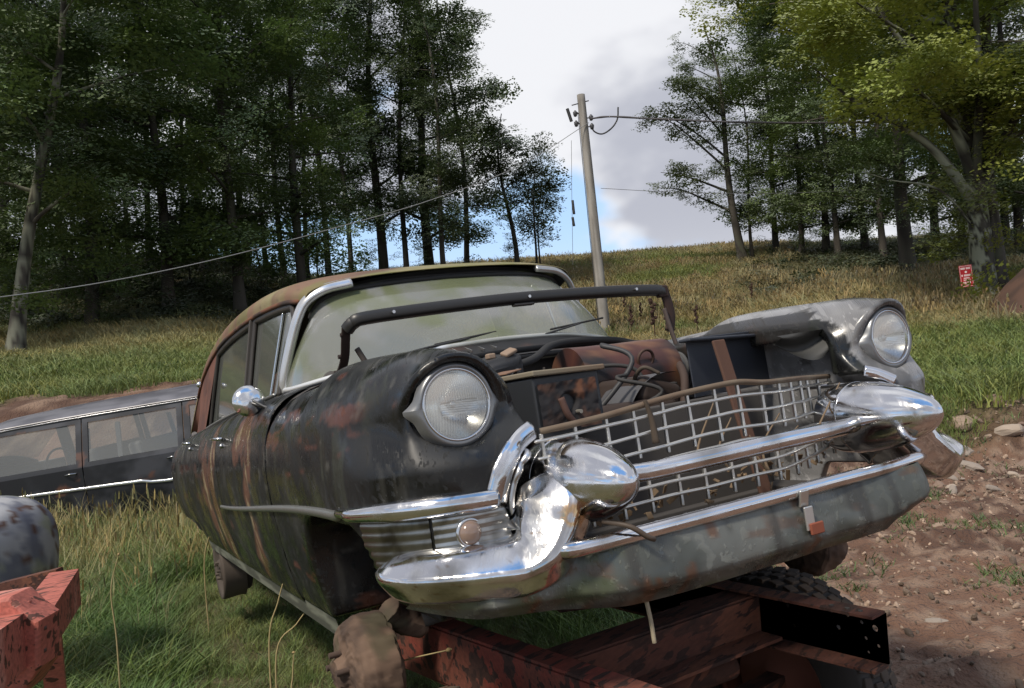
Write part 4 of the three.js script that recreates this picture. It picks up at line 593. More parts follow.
// leaf clump: a dozen flat sprays around one branch end
function clumpGeo(seed, R, leaf, k = 13, n = 22) { const r = rng(seed), out = []; for (let i = 0; i < k; i++) { const g = spray(n, R * .42, leaf, seed * 31 + i), a = r() * 6.283, d = Math.sqrt(r()) * R * .8; g.applyMatrix4(new THREE.Matrix4().compose(V(Math.cos(a) * d, (r() - .5) * R * 1.0 - d * .15, Math.sin(a) * d), new THREE.Quaternion().setFromEuler(new THREE.Euler((r() - .5) * .9, r() * 6.3, (r() - .5) * .9)), V(1, 1, 1))); out.push(g); } return merge(out); }
const sprays = [clumpGeo(41, .85, .118), clumpGeo(42, .75, .108), clumpGeo(43, .80, .10, 14, 24)];
const bush = spray(34, .46, .112, 47);
const mLeaf = new THREE.MeshPhysicalMaterial({ color: 0xffffff, roughness: .62, transmission: .42, thickness: 0, side: THREE.DoubleSide });
const barkTex = (x, y, z) => { const a = fbm(x * 9, y * 1.4, z * 9, 4), b = fbm(x * 3, y * 3, z * 3, 4); return mixc(mixc([.026, .022, .018], [.066, .058, .047], sstep(.35, .65, a)), [.075, .085, .05], .5 * sstep(.55, .68, b)); };
const mBark = vcol(.95);
function tree(o) {
  const r = rng(o.seed), H = o.h, x0 = o.x, z0 = o.z, y0 = height(x0, z0) - .1;
  const t = thing(o.name, o.label, 'tree', [x0, y0, z0], o.group);
  const wob = (o.wob ?? .25) * 1.5, lean = o.lean ?? [0, 0], pt = f => V(lean[0] * f * H + wob * Math.sin(f * 5 + o.seed) * f, f * H * .92, lean[1] * f * H + wob * Math.cos(f * 4.3 + o.seed * 1.7) * f);
  const tp = Array.from({ length: 9 }, (_, i) => pt(i / 8)), r0 = o.r;
  const bark = o.bark ?? barkTex;
  part('trunk', paint(tube(tp, f => r0 * (1 - .86 * f) * (1 + .55 * Math.exp(-f * 26)), o.big ? 140 : o.fine ? 70 : 30, o.big ? 40 : o.fine ? 18 : 9), bark), mBark, t);
  const M = [], C = [], q = new THREE.Quaternion(), e = new THREE.Euler(), m = new THREE.Matrix4();
  const put = (p, s, c) => { e.set((r() - .5) * .9, r() * 6.283, (r() - .5) * .9); q.setFromEuler(e); m.compose(p, q, V(s, s, s)); M.push(m.clone()); C.push(c); };
  const base = o.col, nl = o.limbs ?? 11;
  const per = Math.ceil(o.sprays / nl);
  for (let i = 0; i < nl; i++) {
    const f = lerp(o.cs, .98, (i + .4 * r()) / nl), az = o.az ? o.az(i, r) : i * 2.4 + r() * .9, prof = o.prof ? o.prof((f - o.cs) / (1 - o.cs)) : Math.sin(lerp(.55, 2.9, (f - o.cs) / (1 - o.cs))) ** .8;
    const L = o.R * (.65 + .45 * r()) * prof, up = lerp(.25, .9, r()) * L * (o.up ?? .6), b = pt(f * (o.low ?? .92)), ca = Math.cos(az), sa = Math.sin(az);
    const lp = [b, V(b.x + ca * L * .35, b.y + up * .45, b.z + sa * L * .35), V(b.x + ca * L * .72 + (r() - .5) * .3, b.y + up * .85, b.z + sa * L * .72 + (r() - .5) * .3), V(b.x + ca * L, b.y + up + (o.droop ?? 0) * L, b.z + sa * L)];
    const lr = Math.max(.018, r0 * .42 * (1 - .7 * f));
    part('limb', paint(tube(lp, u => lr * (1 - .82 * u), 12, 6), bark), mBark, t);
    const cv = new THREE.CatmullRomCurve3(lp), nk = Math.max(3, Math.round(L * 2.2));
    for (let k = 0; k < nk; k++) {
      const u = lerp(.22, 1.05, (k + r() * .8) / nk), c = cv.getPoint(Math.min(1, u)), cr = lerp(.75, .45, u) * (o.clump ?? 1) * lerp(.7, 1.25, r());
      c.x += (r() - .5) * L * .40; c.z += (r() - .5) * L * .40; c.y += (r() - .35) * .7;
      const tone = .75 + .5 * r(), yel = r(), cnt = Math.max(1, Math.round(per / 9.5 / nk * (.4 + 1.2 * r())));
      for (let j = 0; j < cnt; j++) { const a = r() * 6.283, d = Math.cbrt(r()) * cr * 1.25, h = (r() - .5) * cr * 1.0, hi = .85 + .3 * r(); put(V(c.x + Math.cos(a) * d, c.y + h, c.z + Math.sin(a) * d), lerp(.65, 1.15, r()) * (o.leaf ?? 1), mixc(base, o.col2 ?? [.10, .135, .03], yel * .45).map(v => v * tone * hi)); }
    }
  }
  for (let i = 0; i < (o.sprays * (o.epi ?? .010)); i++) { const f = lerp(.05, o.cs + .25, r()), p = pt(f), a = r() * 6.283, d = r() * 1.5; const tone = .6 + .6 * r(); put(V(p.x + Math.cos(a) * d, p.y + (r() - .5), p.z + Math.sin(a) * d), lerp(.4, .8, r()), mixc(base, o.col2 ?? base, r() * .4).map(v => v * tone)); }
  const g = sprays[o.seed % 3], im = new THREE.InstancedMesh(g, mLeaf, M.length); M.forEach((k, i) => { im.setMatrixAt(i, k); im.setColorAt(i, new THREE.Color().setRGB(...C[i])); });
  im.name = 'crown'; im.userData = { kind: 'stuff' }; t.add(im);
  return t;
}
const LG = 'trees of the dark wood on the left slope', RG = 'trees of the wood on the right slope';
const dk = [.070, .118, .034], md = [.095, .155, .042], dk2 = [.17, .24, .055];
{
  let seed = 100;
  // edge of the left wood, leafy down to the slope
  for (const [px, d, h, R, cs, sp] of [[-40, 23, 15, 4.2, .06, 3400], [92, 25, 15, 4.4, .09, 3800], [168, 27, 16, 4.2, .12, 3600], [240, 28, 16, 4.0, .14, 3200], [305, 30, 17, 3.8, .16, 3000]])
    tree({ name: 'edge_tree', label: 'bushy leafed tree at the front edge of the left wood, crown reaching low', group: 'leafy trees along the front of the left wood', seed: seed++, x: colX(px, d), z: -d, h, r: .19, R, cs, sprays: sp * .46, limbs: 16, col: md, col2: dk2, up: .35 });
  tree({ name: 'leaning_tree', label: 'leaning tree with a pale lichened forked trunk on the grassy bank', group: undefined, seed: seed++, x: colX(14, 21), z: -21, h: 13, r: .19, R: 3.4, cs: .30, sprays: 1500, limbs: 12, col: md, col2: dk2, lean: [.13, -.05], wob: .5, fine: true, bark: (x, y, z) => mixc(barkTex(x, y, z), [.24, .24, .18], .8 * sstep(.45, .6, fbm(x * 7, y * 5, z * 7, 4))) });
  // inner wood: slender dark trunks
  for (const [px, d, h, r] of [[-30, 33, 19, .2], [5, 31, 19, .26], [40, 38, 19, .2], [62, 34, 20, .16], [100, 36, 19, .22], [128, 42, 20, .16], [150, 37, 19, .2], [182, 40, 20, .17], [204, 36, 20, .2], [226, 42, 20, .16], [248, 37, 20, .24], [266, 43, 20, .16], [286, 38, 21, .2], [308, 42, 20, .18], [330, 39, 21, .22]])
    tree({ name: 'wood_tree', label: 'tall slender dark trunked tree inside the left wood', group: LG, seed: seed++, x: colX(px, d), z: -d, h, r: r * .72, R: 3.0, cs: .22, sprays: 700, limbs: 15, col: dk, col2: dk2, wob: .35, lean: [(hash3(px | 0, 1, 2) - .5) * .07, 0] });
  for (const [px, d, h, r, R, cs, sp] of [[352, 38, 21, .17, 2.6, .34, 1500], [385, 41, 22, .34, 3.2, .30, 2000], [408, 40, 21, .2, 2.6, .4, 1300], [432, 42, 22, .36, 3.0, .22, 2200], [446, 38, 19, .18, 2.4, .34, 1300], [467, 40, 17, .20, 2.5, .30, 1500]])
    tree({ name: 'maple_tree', label: 'tall dark maple at the open right end of the left wood', group: 'maples at the open end of the left wood', seed: seed++, x: colX(px, d), z: -d, h, r: r * .75, R, cs: cs * .62, sprays: sp * .62, limbs: 16, col: [.066, .105, .032], col2: [.13, .18, .05], wob: .45, lean: [(hash3(px, 3, 2) - .4) * .08, 0] });
  tree({ name: 'young_maple', label: 'small forked tree with a domed crown between the wood and the pole', seed: seed++, x: colX(518, 43), z: -43, h: 9.6, r: .16, R: 1.9, cs: .48, sprays: 520, limbs: 8, col: [.045, .065, .02], col2: [.09, .12, .03], wob: .35, lean: [-.03, 0], group: undefined });
  tree({ name: 'sapling', label: 'thin sparse sapling standing just left of the utility pole', seed: seed++, x: colX(536, 44), z: -44, h: 8.6, r: .075, R: 1.0, cs: .35, sprays: 110, limbs: 8, col: [.055, .08, .025], col2: [.1, .13, .03], wob: .2, lean: [.06, 0], up: 1.2 });
  tree({ name: 'sapling', label: 'thin sapling with two leaning twigs beside the domed young tree', seed: seed++, x: colX(541, 45), z: -45, h: 7.2, r: .06, R: .9, cs: .4, sprays: 90, limbs: 7, col: [.05, .075, .025], col2: [.1, .13, .03], wob: .2, lean: [.03, 0], up: 1.2 });
  for (const [px, d, h] of [[28, 30, 5.5], [66, 31, 5], [118, 30, 6], [190, 32, 5.5], [262, 33, 6], [322, 35, 5]])
    tree({ name: 'understory_tree', label: 'low young tree filling the gap between trunks of the left wood', group: 'young trees under the left wood', seed: seed++, x: colX(px, d), z: -d, h, r: .05, R: 1.7, cs: .12, sprays: 200, limbs: 8, col: md, col2: dk2, wob: .25, lean: [(hash3(px, 5, 1) - .5) * .2, 0], up: .8 });
  // right wood
  tree({ name: 'open_tree', label: 'open crowned leaning tree at the meadow edge of the right wood, low limb outstretched', seed: seed++, x: colX(743, 46), z: -46, h: 14.5, r: .24, R: 4.4, cs: .22, sprays: 330, limbs: 9, col: [.09, .125, .04], col2: [.15, .19, .055], wob: .4, lean: [-.09, 0], az: (i, r) => Math.PI + (r() - .5) * 1.5, prof: f => 1.05 - .6 * f, up: .9, clump: .8 });
  for (const [px, d, h, r, R, cs, sp] of [[752, 47, 13, .14, 2.0, .40, 500], [776, 48, 19, .24, 4.2, .20, 3000], [802, 45, 19, .2, 3.8, .22, 2600], [826, 44, 18, .26, 4.0, .22, 2600], [838, 40, 18, .2, 3.6, .24, 2200], [866, 42, 20, .24, 4.2, .22, 2600], [884, 36, 18, .2, 3.6, .26, 2200], [936, 38, 19, .26, 4.2, .24, 2600], [962, 46, 20, .24, 4.0, .22, 2000], [1006, 44, 20, .28, 4.2, .22, 2000], [1020, 36, 19, .26, 4.2, .24, 2600], [1062, 33, 19, .28, 4.4, .2, 2600]])
    tree({ name: 'right_wood_tree', label: 'dark leafy tree of the wood behind the signed maple', group: RG, seed: seed++, x: colX(px, d), z: -d, h, r: r * .72, R, cs: cs * .42, sprays: sp * .62, limbs: 18, col: [.085, .135, .036], col2: [.19, .25, .05], wob: .35, up: .3 });
  tree({ name: 'roadside_tree', label: 'mid sized tree with a broad dark trunk just left of the signed maple', seed: seed++, x: colX(909, 29), z: -29, h: 14, r: .26, R: 3.8, cs: .26, sprays: 1500, limbs: 13, col: md, col2: dk2, up: .3 });
}
// the big maple that carries the sign
const MX = colX(984, 20), MZ = -20;
const lichen = (x, y, z) => { let c = barkTex(x, y, z); return mixc(c, [.30, .31, .23], .9 * sstep(.49, .54, fbm(x * 13, y * 9, z * 13, 6) + .16 * sstep(.0, -.25, x) - .14 * sstep(2.4, 4.5, y) - .09)); };
{
  const t = tree({ name: 'signed_maple', label: 'big spreading maple with yellow green leaves and a lichen patched trunk carrying a red sign', seed: 171, x: MX, z: MZ, h: 14, r: .29, R: 5.4, cs: .30, sprays: 4600, limbs: 22, big: true, bark: lichen, col: [.20, .255, .04], col2: [.46, .46, .065], up: .55, leaf: .82, wob: .3, clump: 1.05 });
  const rr = rng(9);
  for (const [a, h0, L, up, rad] of [[Math.PI, 3.4, 3.6, 2.6, .17], [Math.PI * .9, 4.0, 3.0, 4.4, .18], [.3, 3.6, 3.2, 3.4, .16], [Math.PI * 1.35, 4.2, 2.6, 4.6, .15], [Math.PI * .55, 3.9, 2.2, 4.8, .16], [.1, 4.6, 3.4, 3.0, .12], [Math.PI * 1.05, 2.7, 2.6, .9, .055]])
    part('limb', paint(tube([V(0, h0 - .9, 0), V(Math.cos(a) * L * .3, h0 + up * .25, Math.sin(a) * L * .3), V(Math.cos(a + .15) * L * .7, h0 + up * .7, Math.sin(a + .15) * L * .7), V(Math.cos(a) * L, h0 + up, Math.sin(a) * L)], u => rad * .8 * (1 - .93 * u), 20, 8), lichen), mBark, t);
  part('trunk', paint(tube([V(.36, -.2, .1), V(.34, 1.5, .05), V(.30, 3.2, 0), V(.55, 5.5, -.2), V(.9, 8, -.4)], u => .21 * (1 - .6 * u) * (1 + .4 * Math.exp(-u * 20)), 60, 24), barkTex), mBark, t);
}
// undergrowth in both woods
{
  const r = rng(61), N = 5200, im = new THREE.InstancedMesh(bush, mLeaf, N), m = new THREE.Matrix4(), q = new THREE.Quaternion(), e = new THREE.Euler(); let k = 0;
  while (k < N) { const left = r() < .62, d = left ? 25 + r() * 20 : 29 + r() * 24, a = left ? -.66 + r() * .60 : .28 + r() * .42, x = a * d, z = -d, n = fbm(x * .5, z * .5, 3, 3); if (n < .47) { if (r() > .15) continue; } const h = r() * r() * (n > .55 ? (left ? 1.2 : .45) : .4); if (!left && r() < .45) continue; e.set((r() - .5) * .8, r() * 6.3, (r() - .5) * .8); q.setFromEuler(e); const s = .5 + r() * .6; m.compose(V(x, height(x, z) + .15 + h, z), q, V(s, s, s)); im.setMatrixAt(k, m); const f = .6 + .7 * r(); im.setColorAt(k, new THREE.Color().setRGB(.045 * f, .07 * f, .02 * f)); k++; }
  im.name = 'undergrowth'; im.userData = { kind: 'stuff', label: 'dark leafy undergrowth on the floor of both woods', category: 'undergrowth' }; scene.add(im);
}
// dock stems in the meadow
{
  const r = rng(62), g = merge([tube([V(0, 0, 0), V(.02, .5, .01), V(0, 1.0, 0)], .012, 6, 5), ...Array.from({ length: 14 }, (_, i) => at(new THREE.IcosahedronGeometry(.045, 0), (r() - .5) * .10, .5 + i * .04, (r() - .5) * .10))]), m = std(.045, .022, .015, .95);
  for (const [px, d, s] of [[632, 25, 1.0], [655, 23, 1.25], [668, 24, 1.3], [697, 24, .9], [625, 30, .9], [752, 28, .8], [641, 28, .8]]) { const o = solo('dock_plant', g, m, 'dark brown seeding dock stalk standing in the meadow beyond the sedan', 'plant', 'dock stalks in the meadow'); const x = colX(px, d); o.position.set(x, height(x, -d), -d); o.scale.setScalar(s); o.rotation.y = px; }
}
// ---------------------------------------------------------------- utility pole, wires
{
  const b = ray(607, 352, 26.4), T = ray(581, 94, 26.4), pole = thing('utility_pole', 'weathered grey wooden utility pole leaning on the meadow behind the sedan', 'pole', [b.x, height(b.x, b.z) - .3, b.z]);
  const O = pole.position, L = p => p.clone().sub(O), top = L(T), foot = V(0, 0, 0), dir = top.clone().normalize(), along = f => top.clone().multiplyScalar(f);
  part('shaft', paint(tube([foot, top], t => .175 - .05 * t, 40, 16), (x, y, z) => mixc([.20, .185, .165], [.34, .32, .29], sstep(.35, .65, fbm(x * 22, y * .9, z * 22, 4)))), vcol(.95), pole);
  part('ground_wire', tube([along(.05).add(V(-.19, 0, .06)), along(.5).add(V(-.175, 0, .06)), along(.93).add(V(-.155, 0, .05))], .012, 30, 6), std(.04, .04, .04, .7), pole);
  for (const [f, sx] of [[.925, -1], [.905, 1], [.885, -1], [.87, 1]]) { const p = along(f); part('insulator', at(lathe([[.02, -.10], [.055, -.08], [.05, -.05], [.07, -.03], [.06, 0], [.075, .03], [.05, .06], [.02, .10]], 14), p.x + sx * .24, p.y, p.z + .05), std(.07, .07, .075, .4), pole); part('bracket', beam(p.clone(), p.clone().add(V(sx * .24, 0, .05)), .035, .035), std(.10, .10, .10, .6, .6), pole); }
  part('splice_loop', tube([.22, .30, .55, .85, 1.05, 1.1].map((x, i) => { const p = along(.885); return V(p.x + x, p.y + [-.05, -.28, -.38, -.22, .05, .42][i], p.z + .06); }), .024, 40, 8), std(.03, .03, .03, .6), pole);
  part('crossbolt', tube([along(.965).add(V(-.32, -.05, .05)), along(.965).add(V(.22, .06, .05))], .018, 6, 6), std(.08, .08, .08, .5, .6), pole);
  part('stay_insulator', at(new THREE.CylinderGeometry(.05, .05, .42, 10), along(.93).x - .42, along(.93).y - .06, along(.93).z, 0, 0, .25), std(.03, .03, .03, .5), pole);
  const wire = (name, label, pts, rad, mat) => solo(name, tube(pts, rad, 70, 6), mat, label, 'wire');
  const pz = 26.3, A = ray(589, 122, pz);
  wire('service_wire', 'pale twisted service cable sagging from the pole across the left wood', [A, ray(520, 165, 25.2), ray(430, 200, 23.6), ray(330, 229, 21.6), ray(220, 258, 19), ray(110, 281, 16.6), ray(0, 297, 14.6), ray(-140, 312, 12.4)], .011, std(.26, .26, .26, .55));
  wire('service_wire', 'dark twisted cable running from the pole into the right wood', [ray(591, 118, pz), ray(612, 116, 26), ray(660, 118.5, 25.6), ray(760, 122, 24.8), ray(900, 121, 24), ray(1100, 113, 23)], t => .030 + .004 * Math.sin(t * 400), std(.055, .05, .055, .6));
  wire('telephone_wire', 'thin lower wire running right from the pole', [ray(601, 188, pz), ray(680, 192, 27), ray(780, 193, 28), ray(900, 188, 30)], .008, std(.15, .15, .15, .6));
  const dw = thing('hanging_drop_line', 'thin drop line with dark couplers hanging beside the pole', 'wire', ray(573, 265, 26.2).toArray());
  const D = (px, py) => ray(px, py, 26.2).sub(dw.position); part('line', tube([D(571.5, 140), D(572, 200), D(573, 265)], .007, 20, 5), std(.12, .12, .12, .6), dw); for (const [y0, y1] of [[200, 214], [217, 226]]) part('coupler', tube([D(572.6, y0), D(574.2, y1)], .04, 4, 8), std(.03, .03, .03, .6), dw);
}
// ---------------------------------------------------------------- red notice on the maple
{
  const cv = document.createElement('canvas'); cv.width = 160; cv.height = 290; const c = cv.getContext('2d');
  c.fillStyle = '#b5121c'; c.fillRect(0, 0, 160, 290); c.strokeStyle = '#e9d6d2'; c.lineWidth = 5; c.strokeRect(7, 7, 146, 276); c.fillStyle = '#f3e8e4';
  const bars = (y, h, list) => { for (const [x, w] of list) for (let i = 0; i < w; i += 11) c.fillRect(x + i, y, 8, h); };
  bars(26, 28, [[20, 52], [86, 52]]); c.beginPath(); c.arc(80, 90, 15, 0, 7); c.fill(); bars(122, 26, [[18, 22], [52, 88]]); bars(164, 16, [[44, 72]]); bars(190, 16, [[40, 78]]); bars(220, 26, [[28, 44], [84, 44]]); bars(256, 14, [[36, 86]]);
  const t = new THREE.CanvasTexture(cv); t.colorSpace = THREE.SRGBColorSpace;
  const p = ray(966.5, 276, 19.35), s = thing('notice_sign', 'small red notice sign with white lettering nailed to the lichened maple', 'sign', p.toArray()); s.rotation.set(0, -.25, .06);
  part('sign_board', at(box(.275, .50, .010, .003), 0, 0, 0), std(.42, .012, .018, .5), s);
  part('sign_print', at(new THREE.PlaneGeometry(.265, .49), 0, 0, .0075), new THREE.MeshStandardMaterial({ map: t, roughness: .5 }), s);
  for (const y of [-.22, .22]) part('nail', at(new THREE.CylinderGeometry(.008, .008, .02, 8), 0, y, .01, Math.PI / 2), std(.3, .3, .3, .5, .8), s);
}
// earth heap beside the maple
{
  const x = colX(1096, 18), g = grid(50, 40, (u, v) => { const a = (u * 2 - 1) * 2.4, b = (v * 2 - 1) * 1.8, k = Math.max(0, 1 - (a / 2.4) ** 2 - (b / 1.8) ** 2); return [a, 1.7 * k ** .9 - .2 + .22 * (fbm(a * 2, b * 2, 4, 4) - .5) * (k > 0 ? 1 : 0), b]; });
  paint(g, (a, y, b) => mixc([.085, .045, .03], [.05, .028, .02], sstep(.4, .62, fbm(a * 4, y * 4, b * 4, 4))));
  const m = solo('earth_heap', g, mRustV, 'heap of bare brown earth beside the signed maple', 'heap'); m.position.set(x, height(x, -18), -18);
}
// ---------------------------------------------------------------- black station wagon: local x toward its tail, y up, z toward the sedan's side
{
  const w = thing('station_wagon', 'dusty black station wagon with a bright side strip, parked in tall grass behind the sedan', 'car', [-4.4, 0, -9]); w.rotation.set(0, .05, .10);
  const paintF = (x, y, z) => { const a = fbm(x * 4, y * 5, z * 4, 5); let c = mixc([.012, .013, .016], [.045, .047, .055], sstep(.42, .68, a)); c = mixc(c, [.10, .045, .028], .9 * sstep(.66, .72, fbm(x * 5 + 4, y * 6, z * 5, 4))); return c; };
  const mW = vcol(.34), holeRect = (x0, y0, x1, y1, r = .03, sk = 0) => { const p = new THREE.Path(); p.moveTo(x0 + r, y0); p.lineTo(x1 - r, y0); p.quadraticCurveTo(x1, y0, x1, y0 + r); p.lineTo(x1 + sk, y1 - r); p.quadraticCurveTo(x1 + sk, y1, x1 + sk - r, y1); p.lineTo(x0 + r + sk, y1); p.quadraticCurveTo(x0 + sk, y1, x0 + sk, y1 - r); p.lineTo(x0, y0 + r); p.quadraticCurveTo(x0, y0, x0 + r, y0); return p; };
  // body side below the belt is gently barrelled; upper part tumbles home
  const bulge = g => { const p = g.attributes.position; for (let i = 0; i < p.count; i++) { const y = p.getY(i); p.setZ(i, p.getZ(i) - (y > .72 ? (y - .72) * .30 : 0) - (y < .45 ? (.45 - y) ** 2 * .5 : 0)); } g.computeVertexNormals(); return g; };
  const sub = (g) => { // refine for vertex colours
    return g; };
  const sheet = (x0, x1, y0, y1, hole) => { // grid panel with a window hole cut as a frame of strips
    const out = []; const G = (a, b, c, d) => { if (b - a > .005 && d - c > .005) out.push(thick(grid(Math.max(2, Math.round((b - a) / .025)), Math.max(2, Math.round((d - c) / .025)), (u, v) => [lerp(a, b, u), lerp(c, d, v), 0]), .02)); };
    if (!hole) G(x0, x1, y0, y1); else { const [a, b, c, d] = hole; G(x0, x1, y0, c); G(x0, x1, d, y1); G(x0, a, c, d); G(b, x1, c, d); } return merge(out); };
  const mGl = phys(.72, .75, .74, { transmission: .86, thickness: 0, roughness: .04 });
  for (const s of [1, -1]) {
    const put = g => { g = bulge(g); if (s < 0) { const p = g.attributes.position; for (let i = 0; i < p.count; i++) p.setZ(i, -1.86 - p.getZ(i)); g.computeVertexNormals(); } return paint(g, paintF); };
    const fd = part('front_door', put(sheet(-1.20, -.176, .12, 1.24, [-1.06, -.235, .768, 1.185])), mW, w), rd = part('rear_door', put(sheet(-.164, .905, .12, 1.24, [-.105, .845, .768, 1.185])), mW, w);
    part('quarter_panel', put(sheet(.917, 2.55, .12, 1.24, [.985, 2.2, .768, 1.185])), mW, w);
    part('front_fender', put(sheet(-2.95, -1.212, .12, .80)), mW, w);
    const zz = y => { const q = -(y > .72 ? (y - .72) * .30 : 0) - .012; return s > 0 ? q : -1.86 - q; };
    const pane = (n, a, b) => part(n, grid(4, 4, (u, v) => { const y = lerp(.76, 1.19, v); return [lerp(a, b, u), y, zz(y)]; }), mGl, w);
    pane('front_door_window', -1.065, -.23); pane('rear_door_window', -.11, .85); pane('quarter_window', .98, 2.2);
    const zo = s > 0 ? .008 : -1.868;
    part('side_strip', tube([[-1.15, .53], [-.6, .512], [-.2, .497], [.2, .48], [.42, .47], [.52, .445], [.70, .43], [1.2, .44], [2.5, .43]].map(([x, y]) => V(x, y, zo)), [.006, .016], 70, 8, { tension: .1 }), std(.72, .73, .74, .2, .8), w);
    part('drip_rail', tube([[-1.45, 1.20], [-1.0, 1.24], [-.6, 1.248], [-.1, 1.25], [.9, 1.245], [2.5, 1.23]].map(([x, y]) => V(x, y, s > 0 ? -.15 : -1.71)), .010, 60, 6), std(.5, .5, .52, .3, .7), w);
    for (const [x, p] of [[-.30, fd], [.78, rd]]) part('door_handle', tube([V(x - .06, .665, zo), V(x, .672, zo + s * .03), V(x + .06, .667, zo)], .010, 12, 8), std(.35, .35, .35, .25, 1), p);
    part('window_pillar', beam(V(.22, .745, s > 0 ? -.05 : -1.81), V(.20, 1.135, s > 0 ? -.16 : -1.70), .05, .03), std(.05, .05, .055, .6), w);
  }
  const rf = grid(90, 30, (u, v) => { const x = lerp(-1.5, 2.6, u), t = v * 2 - 1, e = table([[-1.5, 1.19], [-1.0, 1.25], [-.5, 1.258], [0, 1.26], [2.6, 1.24]], x), c = table([[-1.5, 1.27], [-1.1, 1.355], [-.6, 1.38], [0, 1.39], [1.2, 1.395], [2.6, 1.36]], x); return [x, e + (c - e) * Math.max(0, 1 - Math.abs(t) ** 3.2), -.93 + t * .79]; });
  part('roof', thick(paint(rf, (x, y, z) => mixc([.10, .10, .115], [.17, .17, .19], sstep(.4, .62, fbm(x * 3, y * 3, z * 8, 4)))), .02), vcol(.38, .15), w);
  part('hood', thick(paint(grid(30, 20, (u, v) => { const x = lerp(-3.0, -1.55, u), t = v * 2 - 1; return [x, .80 + .14 * (1 - t * t) - .06 * (1 - u), -.93 + t * .92]; }), paintF), .02), mW, w);
  part('windscreen', grid(6, 10, (u, v) => { const t = v * 2 - 1; return [lerp(-1.62, -1.30, u) + .16 * t * t, lerp(.86, 1.20, u), -.93 + t * .76]; }), mGl, w);
  part('nose', thick(paint(grid(20, 8, (u, v) => { const t = u * 2 - 1; return [-3.02 + .12 * t * t, lerp(.2, .78, v), -.93 + t * .92]; }), paintF), .02), mW, w);
  part('tailgate', thick(paint(grid(20, 10, (u, v) => { const t = u * 2 - 1; return [2.56, lerp(.15, .75, v), -.93 + t * .9]; }), paintF), .02), mW, w);
  part('floor', at(box(4.6, .04, 1.7), .2, .22, -.93), mDark, w);
  part('front_seat', [at(box(.5, .25, 1.4, .05, 2), -.45, .48, -.93), at(box(.16, .46, 1.4, .05, 2), -.16, .66, -.93, 0, 0, .15)], std(.10, .10, .105, .9), w);
  part('rear_seat_back', at(box(.14, .42, 1.4, .04, 2), .32, .68, -.93, 0, 0, .12), std(.16, .15, .15, .9), w);
  part('steering_wheel', at(new THREE.TorusGeometry(.19, .014, 8, 36), -1.02, .74, -1.30, 0, 1.15, 0), std(.05, .05, .055, .4), w);
  part('interior_post', tube([V(-.86, .76, -1.72), V(-.80, 1.1, -1.66)], .03, 4, 8), std(.12, .12, .13, .6), w);
}
// ---------------------------------------------------------------- cast off fender, faded blue
{
  const g = new THREE.SphereGeometry(1, 72, 56), q = g.attributes.position;
  for (let i = 0; i < q.count; i++) { const x = q.getX(i), y = q.getY(i), z = q.getZ(i), k = .01 * fbm(x * 3, y * 3, z * 3, 3), sx = Math.sign(x) * Math.abs(x) ** .6; q.setXYZ(i, sx * .30 + k, (y > 0 ? Math.abs(y) ** .75 * .30 : Math.max(y * .6, -.55)) + k, z * .42 - (y < 0 ? .05 * y : 0)); }
  g.computeVertexNormals();
  const f = solo('cast_off_fender', paint(g, (x, y, z) => { const a = fbm(x * 9, y * 9, z * 9, 5), b = fbm(x * 20 + 3, y * 20, z * 20, 4); let c = mixc([.15, .16, .20], [.36, .365, .38], sstep(.44, .56, a)); c = mixc(c, [.28, .30, .21], .8 * sstep(.56, .64, fbm(x * 7 + 8, y * 7, z * 7, 4))); return mixc(c, [.10, .05, .035], sstep(.60, .66, b)); }), vcol(.5), 'peeling blue and white rounded fender beside the red frame', 'fender');
  const p = ray(46, 500, 4.0); f.position.set(p.x - .47, p.y - .30, p.z - .2);
}
// ---------------------------------------------------------------- red implement frame
function wornPaint(base, pale, rust, seed, cover) {
  const F = (u, v) => { const n = tfbm(u, v, 5, 6, seed), k = tfbm(u, v, 24, 4, seed + 5), p = tfbm(u, v, 3, 4, seed + 9); return [n, k, p]; };
  return { map: tex(512, 512, (u, v) => { const [n, k, p] = F(u, v); let c = mixc(base, pale, sstep(.45, .62, p)); c = mixc(c, rust, sstep(cover, cover + .03, n * .7 + k * .3)); c = mixc(c, rust.map(q => q * .78), sstep(.62, .66, k)); const g = 1 - .25 * tfbm(u, v, 64, 2, seed + 3); return c.map(q => clamp(q * g * 1.1)); }, true), bumpMap: tex(512, 512, (u, v) => { const [n, k] = F(u, v), h = .5 * (1 - sstep(cover, cover + .03, n * .7 + k * .3)) + .5 * k; return [h, h, h]; }, false), bumpScale: .0025 };
}
const mRedPaint = new THREE.MeshStandardMaterial({ roughness: .6, side: THREE.DoubleSide, ...wornPaint([.70, .40, .345], [.78, .53, .475], [.46, .29, .24], 80, .65) });
const mFrameRust = new THREE.MeshStandardMaterial({ roughness: .85, side: THREE.DoubleSide, ...wornPaint([.34, .20, .155], [.42, .26, .19], [.26, .16, .125], 90, .54) });
const mFrameRed = new THREE.MeshStandardMaterial({ roughness: .8, side: THREE.DoubleSide, ...wornPaint([.46, .21, .165], [.40, .22, .17], [.25, .155, .125], 95, .56) });
